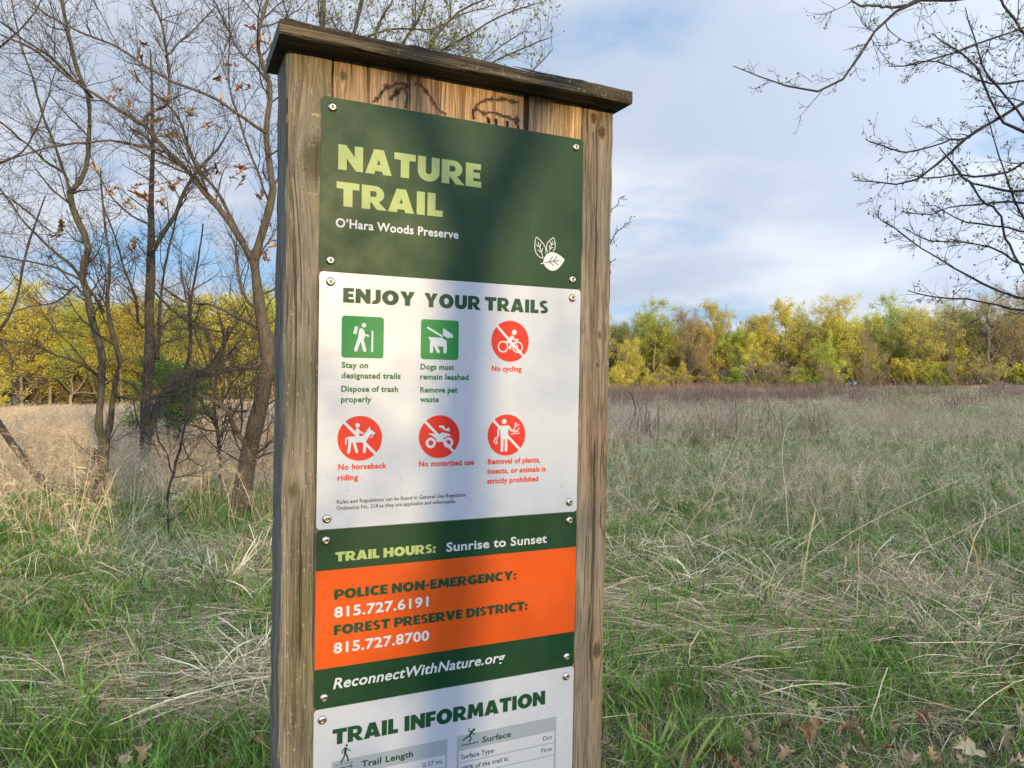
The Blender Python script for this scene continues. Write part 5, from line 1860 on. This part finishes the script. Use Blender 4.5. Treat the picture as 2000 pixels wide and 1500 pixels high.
def scatter(name, label, cat, meshes, pts, scl, seed, tilt=0.12, rz=None):
    g = np.random.default_rng(seed)
    pts = np.asarray(pts, float)
    n = len(pts)
    z = ground_z(pts[:, 0], pts[:, 1])
    # keep clear of the sign post's foot
    me = bpy.data.meshes.new(name)
    me.vertices.add(n)
    me.vertices.foreach_set('co', np.stack([pts[:, 0], pts[:, 1], z], -1).astype(np.float32).ravel())
    rot = np.stack([g.normal(size=n) * tilt, g.normal(size=n) * tilt, g.uniform(0, 2 * np.pi, n) if rz is None else rz], -1)
    a = me.attributes.new('rot', 'FLOAT_VECTOR', 'POINT')
    a.data.foreach_set('vector', rot.astype(np.float32).ravel())
    a = me.attributes.new('scl', 'FLOAT', 'POINT')
    a.data.foreach_set('value', np.asarray(scl, np.float32))
    a = me.attributes.new('idx', 'INT', 'POINT')
    a.data.foreach_set('value', g.integers(0, len(meshes), n).astype(np.int32))
    me.update()
    o = link(name, me)
    tag(o, label, cat, kind='stuff')
    c = bpy.data.collections.new(name + '_kinds')
    for m in meshes:
        c.objects.link(bpy.data.objects.new(m.name, m))
    t = bpy.data.node_groups.new(name + '_spread', 'GeometryNodeTree')
    t.interface.new_socket('Geometry', in_out='INPUT', socket_type='NodeSocketGeometry')
    t.interface.new_socket('Geometry', in_out='OUTPUT', socket_type='NodeSocketGeometry')
    N = t.nodes
    i_, o_ = N.new('NodeGroupInput'), N.new('NodeGroupOutput')
    ci = N.new('GeometryNodeCollectionInfo')
    ci.inputs['Collection'].default_value = c
    ci.inputs['Separate Children'].default_value = True
    ci.inputs['Reset Children'].default_value = True
    ip = N.new('GeometryNodeInstanceOnPoints')
    ip.inputs['Pick Instance'].default_value = True

    def attr(nm, ty):
        a = N.new('GeometryNodeInputNamedAttribute')
        a.data_type = ty
        a.inputs['Name'].default_value = nm
        return a.outputs['Attribute']
    L = t.links
    L.new(i_.outputs[0], ip.inputs['Points'])
    L.new(ci.outputs[0], ip.inputs['Instance'])
    L.new(attr('idx', 'INT'), ip.inputs['Instance Index'])
    e = N.new('FunctionNodeEulerToRotation')
    L.new(attr('rot', 'FLOAT_VECTOR'), e.inputs[0])
    L.new(e.outputs[0], ip.inputs['Rotation'])
    L.new(attr('scl', 'FLOAT'), ip.inputs['Scale'])
    L.new(ip.outputs[0], o_.inputs[0])
    md = o.modifiers.new('spread', 'NODES')
    md.node_group = t
    return o


def wedge(g, n, y0, y1, power=1.0, marg=1.5):
    """random ground points inside the view and a margin on both sides"""
    u = g.random(n)
    y = (y0**power + u * (y1**power - y0**power)) ** (1 / power)
    x = g.uniform(-1, 1, n) * (0.74 * y + marg)
    return x, y


def sm(v, a, b):
    t = np.clip((v - a) / (b - a), 0, 1)
    return t * t * (3 - 2 * t)


def blob(x, y, cx, cy, rx, ry):
    return np.exp(-(((x - cx) / rx) ** 2 + ((y - cy) / ry) ** 2))


def sel(g, x, y, p):
    m = g.random(len(x)) < p
    # nothing grows through the sign
    m &= ~((np.abs(x - 0.0) < 0.42) & (np.abs(y - 1.3) < 0.35))
    return np.stack([x[m], y[m]], -1)


def greenness(x, y):
    a = val_noise(x, y, 2.2, 3) * 0.55 + val_noise(x, y, 0.7, 4) * 0.45
    gr = 1.0 - 0.5 * sm(y, 7.0, 15.0) - 0.3 * sm(y, 18.0, 38.0)
    gr = gr - 0.45 * sm(-x, 0.5, 3.0) * sm(y, 7, 10)
    gr = gr + 1.1 * blob(x, y, 6.2, 11.5, 4.5, 4.0) + 0.9 * blob(x, y, 14, 30, 6, 6) + 0.4 * blob(x, y, 3, 15, 2.0, 3)
    return np.clip(gr * (sm(a, 0.25, 0.58) * 1.3 + 0.2), 0, 1)


gg = np.random.default_rng(77)
x, y = wedge(gg, 12000, 1.7, 9.5, 1.6)
open_ = 1 - 0.75 * sm(-y, -3.9, -3.2) * sm(x, -0.4, 0.3) - 0.5 * sm(-y, -3.2, -2.6)
p = sel(gg, x, y, (0.25 + 0.75 * greenness(x, y)) * open_)
scatter('green_grass', 'fresh green grass blades standing through the dead straw near the sign', 'grass', [v_green(s) for s in range(7)], p, gg.uniform(0.65, 1.3, len(p)) * (0.62 + 0.12 * np.clip(p[:, 1] - 2, 0, 3.5)), 1)
x, y = wedge(gg, 6500, 1.5, 6.5, 1.5)
p = sel(gg, x, y, 0.9)
scatter('short_grass', 'short fine grass and thatch covering the soil', 'grass', [v_short(s) for s in range(6)], p, gg.uniform(0.7, 1.4, len(p)), 2, 0.15)
x, y = wedge(gg, 20000, 8, 34, 1.4, 3)
p = sel(gg, x, y, greenness(x, y))
scatter('meadow_grass', 'green grass in patches further out in the meadow', 'grass', [v_green(s + 20) for s in range(5)], p, gg.uniform(1.0, 1.7, len(p)), 3)
x, y = wedge(gg, 2600, 2.6, 10, 1.3)
p = sel(gg, x, y, sm(val_noise(x, y, 0.9, 71), 0.5, 0.8) * 0.5)
scatter('broad_grass', 'broad bladed green grass tufts standing out in the meadow', 'grass', [v_broad(s) for s in range(5)], p, gg.uniform(0.6, 1.1, len(p)), 18, 0.15)
# pale curled tufts
x, y = wedge(gg, 8000, 3.6, 12, 1.3)
cl = val_noise(x, y, 0.8, 8) * 0.6 + val_noise(x, y, 2.5, 9) * 0.4
pr = sm(cl, 0.53, 0.72) * sm(y, 3.0, 4.4) * 0.8 + 0.03 * sm(y, 3.6, 5)
pr = pr + 0.9 * blob(x, y, -1.5, 5.4, 0.9, 0.4) + 0.6 * blob(x, y, -3.3, 6.2, 0.9, 0.5) + 0.9 * blob(x, y, -2.0, 6.4, 0.8, 0.8) + 0.8 * blob(x, y, -1.25, 3.75, 0.25, 0.2) + 0.4 * blob(x, y, -3.4, 5.3, 0.8, 0.7) + .6 * blob(x, y, 1.0, 5.6, .9, .7)
p = sel(gg, x, y, np.clip(pr, 0, 1))
scatter('curled_straw', 'pale curled dead grass blades arching over the green', 'dry grass', [v_curl(s) for s in range(7)], p, gg.uniform(0.6, 1.2, len(p)), 4, 0.25)
# lodged straw mats, thickest right of the sign
x, y = wedge(gg, 11000, 3.3, 11, 1.2)
pr = 0.95 * blob(x, y, 2.0, 4.75, 1.8, 0.50) + 0.8 * blob(x, y, 3.0, 5.2, 1.5, 0.5) + 0.55 * blob(x, y, 1.1, 4.3, 0.9, 0.35) + 0.45 * blob(x, y, 1.5, 6.6, 1.6, 0.5)
pr = pr + 0.22 * blob(x, y, -1.6, 5.0, 1.0, 0.5) + 0.15 * blob(x, y, -3.2, 5.6, 1.0, 0.6) + 0.25 * blob(x, y, -1.5, 3.9, 0.5, 0.2) + 0.25 * sm(val_noise(x, y, 1.1, 91), 0.5, 0.8) + 0.05 * sm(y, 4, 6) + 0.03
p = sel(gg, x, y, np.clip(pr * (0.35 + 1.1 * val_noise(x, y, 0.5, 12)), 0, 1))
scatter('lodged_straw', 'matted pale straw lying flat across the grass', 'dry grass', [v_mat(s) for s in range(8)], p, gg.uniform(0.6, 1.1, len(p)), 5, 0.06, rz=gg.normal(size=len(p)) * 0.35)
# standing brown grass of the meadow
x, y = wedge(gg, 26000, 5.0, 30, 1.35, 3)
gr = greenness(x, y)
pr = sm(y, 4.8, 10) * (0.95 - 0.9 * gr) + 0.04
pr = pr * (0.05 + 1.3 * sm(val_noise(x, y, 1.5, 21), 0.3, 0.7))
pr = np.where(x < 0, pr * 1.3 + 0.15 * sm(y, 7, 11), pr)
p = sel(gg, x, y, np.clip(pr, 0, 1))
scatter('standing_dry_grass', 'tall tan dry grass with feathery heads standing in the meadow', 'dry grass', [v_stalk(s) for s in range(8)], p, gg.uniform(0.55, 1.15, len(p)), 6, 0.14)
x, y = wedge(gg, 19000, 13, 100, 1.45, 8)
yel = np.array([EDGE(v) for v in x])
gr = greenness(x, y)
p = sel(gg, x, y, np.where(y < yel + 2, np.clip(1.1 - 1.0 * gr, 0, 1) * (0.15 + 1.1 * sm(val_noise(x, y, 4, 41), 0.25, 0.7)) * sm(y, 13, 34), 0))
scatter('far_dry_grass', 'tan dry meadow grass stretching to the wood edge', 'dry grass', [v_far(s, BROWNS * 1.1, 0.35, 0.8) for s in range(5)], p, gg.uniform(0.7, 1.25, len(p)), 7, 0.1)
x, y = wedge(gg, 9000, 22, 95, 1.5, 6)
p = sel(gg, x, y, np.clip(0.9 * sm(val_noise(x, y * 0.6, 7, 51), 0.42, 0.72) + 0.9 * blob(x, y, 16, 34, 8, 7) - 0.5 * sm(-x, 0, 8), 0, 1))
scatter('far_green_grass', 'green new growth showing between the tan grass far out in the meadow', 'grass', [v_far(80 + s, GREENS, 0.3, 0.62, 150, 0.55, 0.006) for s in range(4)], p, gg.uniform(0.8, 1.3, len(p)), 17)
# pale plumes standing above the rest
x, y = wedge(gg, 8000, 5.2, 34, 1.2, 2)
p = sel(gg, x, y, 0.16 + 0.85 * sm(val_noise(x, y, 1.3, 31), 0.45, 0.75))
scatter('pale_plumes', 'pale feathery grass plumes arching above the meadow', 'dry grass', [v_stalk(60 + s, STRAWS, (0.55, 1.05), 4, 18) for s in range(6)], p, gg.uniform(0.6, 1.15, len(p)), 16, 0.2)
# reddish weeds in front of the right wood
x, y = wedge(gg, 8000, 16, 92, 1.3, 3)
REDS = np.array([(0.20, 0.125, 0.10), (0.25, 0.16, 0.12), (0.15, 0.09, 0.07), (0.30, 0.22, 0.16)])
yel = np.array([EDGE(v) for v in x])
pr = np.where((y < yel - 1) & (x > 4), 1, 0) * (sm(-(x / y), -0.60, -0.20) * 0.9 + 0.10) * sm(y, 30, 50) * (0.10 + 1.1 * sm(val_noise(x, y, 2.6, 61), 0.3, 0.75))
pr = pr + np.where((y > 16) & (x > 2), 0.10 * sm(val_noise(x, y, 2.2, 63), 0.55, 0.8), 0)
p = sel(gg, x, y, pr)
scatter('red_weeds', 'reddish brown dead weed stems in front of the far wood', 'weeds', [v_far(40 + s, REDS, 0.6, 1.45, 70, 0.6, 0.006, 0.2) for s in range(4)], p, gg.uniform(0.55, 1.25, len(p)), 8, 0.08)


# ------------------------------------------------------------------ single straws one can point at
def straw(label, pts, d, w0=5, mat_c=0):
    P, R = limb([(q[0], q[1], q[2] * 0.62, q[3] if len(q) > 3 else 0) for q in pts], d, 22)
    P = P + np.cumsum(rng.normal(size=P.shape), 0) * 0.0016
    R = R * (1 + 0.35 * (rng.random(22) > 0.85))
    b = Vector(P[0])
    V, q = tube_arrays(P[None], R[None], 5)
    c = np.array([(0.60, 0.47, 0.26), (0.52, 0.38, 0.20), (0.66, 0.58, 0.42), (0.16, 0.09, 0.07)][mat_c])
    o = link('straw_stalk', new_mesh('straw_stalk', V - np.array(b), q, mats=[M_straw], vcol=np.broadcast_to(c, (len(V), 3)), smooth=True), None, b)
    return tag(o, label, 'straw', 'single dead stalks')


straw('tall golden straw leaning slightly right at the left of the straw mat', [(1555, 1230, 5), (1566, 1150, 5), (1580, 1060, 5), (1592, 1000, 4)], 5.0)
straw('bent straw folded to a sharp peak above the straw mat', [(1672, 1380, 4), (1675, 1230, 4), (1680, 1120, 4), (1687, 1046, 4), (1692, 1050, 4), (1740, 1105, 4, .1), (1800, 1170, 3, .2), (1865, 1245, 2.5, .3)], 4.4)
straw('orange-yellow broken straw stub at far right', [(1930, 1235, 6), (1918, 1160, 6), (1905, 1080, 5), (1895, 1030, 5)], 4.9, 6, 1)
straw('pale straw pair leaning right behind the orange-yellow stub', [(1885, 1120, 4), (1900, 1060, 4), (1925, 998, 4), (1922, 980, 3)], 5.0, 4, 2)
straw('upright pale straw at far right above the stub', [(1930, 1130, 4), (1928, 1060, 4), (1924, 1000, 3), (1922, 978, 2)], 5.1, 4)
straw('thin straw upright in front of the straw mat', [(1712, 1390, 3), (1722, 1290, 3), (1728, 1200, 3), (1728, 1130, 3)], 4.5)
straw('long straw slanting up right across the green patch', [(1480, 1180, 3), (1600, 1080, 3, .2), (1720, 1010, 3, .4), (1875, 938, 2.5, .6)], 5.4, 3, 2)
straw('long straw slanting across the right side behind the stub', [(1640, 1190, 3), (1740, 1110, 3, .2), (1850, 1050, 3, .4), (2000, 975, 2.5, .5)], 5.6, 3, 0)
straw('long lying straw crossing the right side low in the grass', [(1560, 1285, 4), (1700, 1255, 4), (1850, 1235, 4), (2040, 1200, 3)], 4.2, 4, 2)
straw('long lying straw rising to the right edge under the mat', [(1700, 1380, 4), (1800, 1340, 4), (1900, 1315, 4), (2040, 1285, 3)], 3.9, 4, 0)
straw('pale white straw lying at the bottom right of the wide tan leaf', [(1680, 1498, 6), (1690, 1450, 5), (1705, 1390, 4), (1720, 1345, 4), (1740, 1300, 3)], 3.3, 5, 2)
straw('tall straw leaning left in the meadow right of the sign', [(1385, 1000, 2.5), (1410, 920, 2.5), (1440, 850, 2), (1460, 800, 1.5)], 7.0, 3, 2)
straw('tall thin straw with a bent tip in the middle of the right meadow', [(1540, 1045, 3), (1535, 960, 3), (1528, 880, 2.5), (1538, 830, 2), (1560, 812, 1.5)], 6.5, 3, 2)
straw('dark red bramble stem arching low through the straw mat', [(1545, 1260, 3), (1580, 1180, 3), (1640, 1115, 3), (1700, 1105, 3), (1755, 1135, 3), (1800, 1190, 2)], 4.6, 3, 3)
straw('thin straw leaning far right across the meadow behind the green patch', [(1300, 1130, 3), (1330, 1050, 3), (1400, 960, 2.5), (1480, 880, 2)], 6.4, 3, 0)
straw('broken pale stem lying bent in the left grass', [(70, 1162, 4), (110, 1180, 4), (150, 1215, 5), (185, 1240, 5)], 5.0, 4, 2)
straw('upright pale straw in the left grass', [(100, 1420, 3), (104, 1350, 3), (107, 1270, 2)], 3.9, 3, 2)
straw('vertical pale straw in the middle of the left grass', [(243, 1335, 3), (238, 1270, 3), (230, 1200, 2)], 4.4, 3, 2)
straw('slanting straw low in the left grass', [(145, 1430, 3), (170, 1380, 3), (195, 1350, 2)], 3.8, 3, 2)
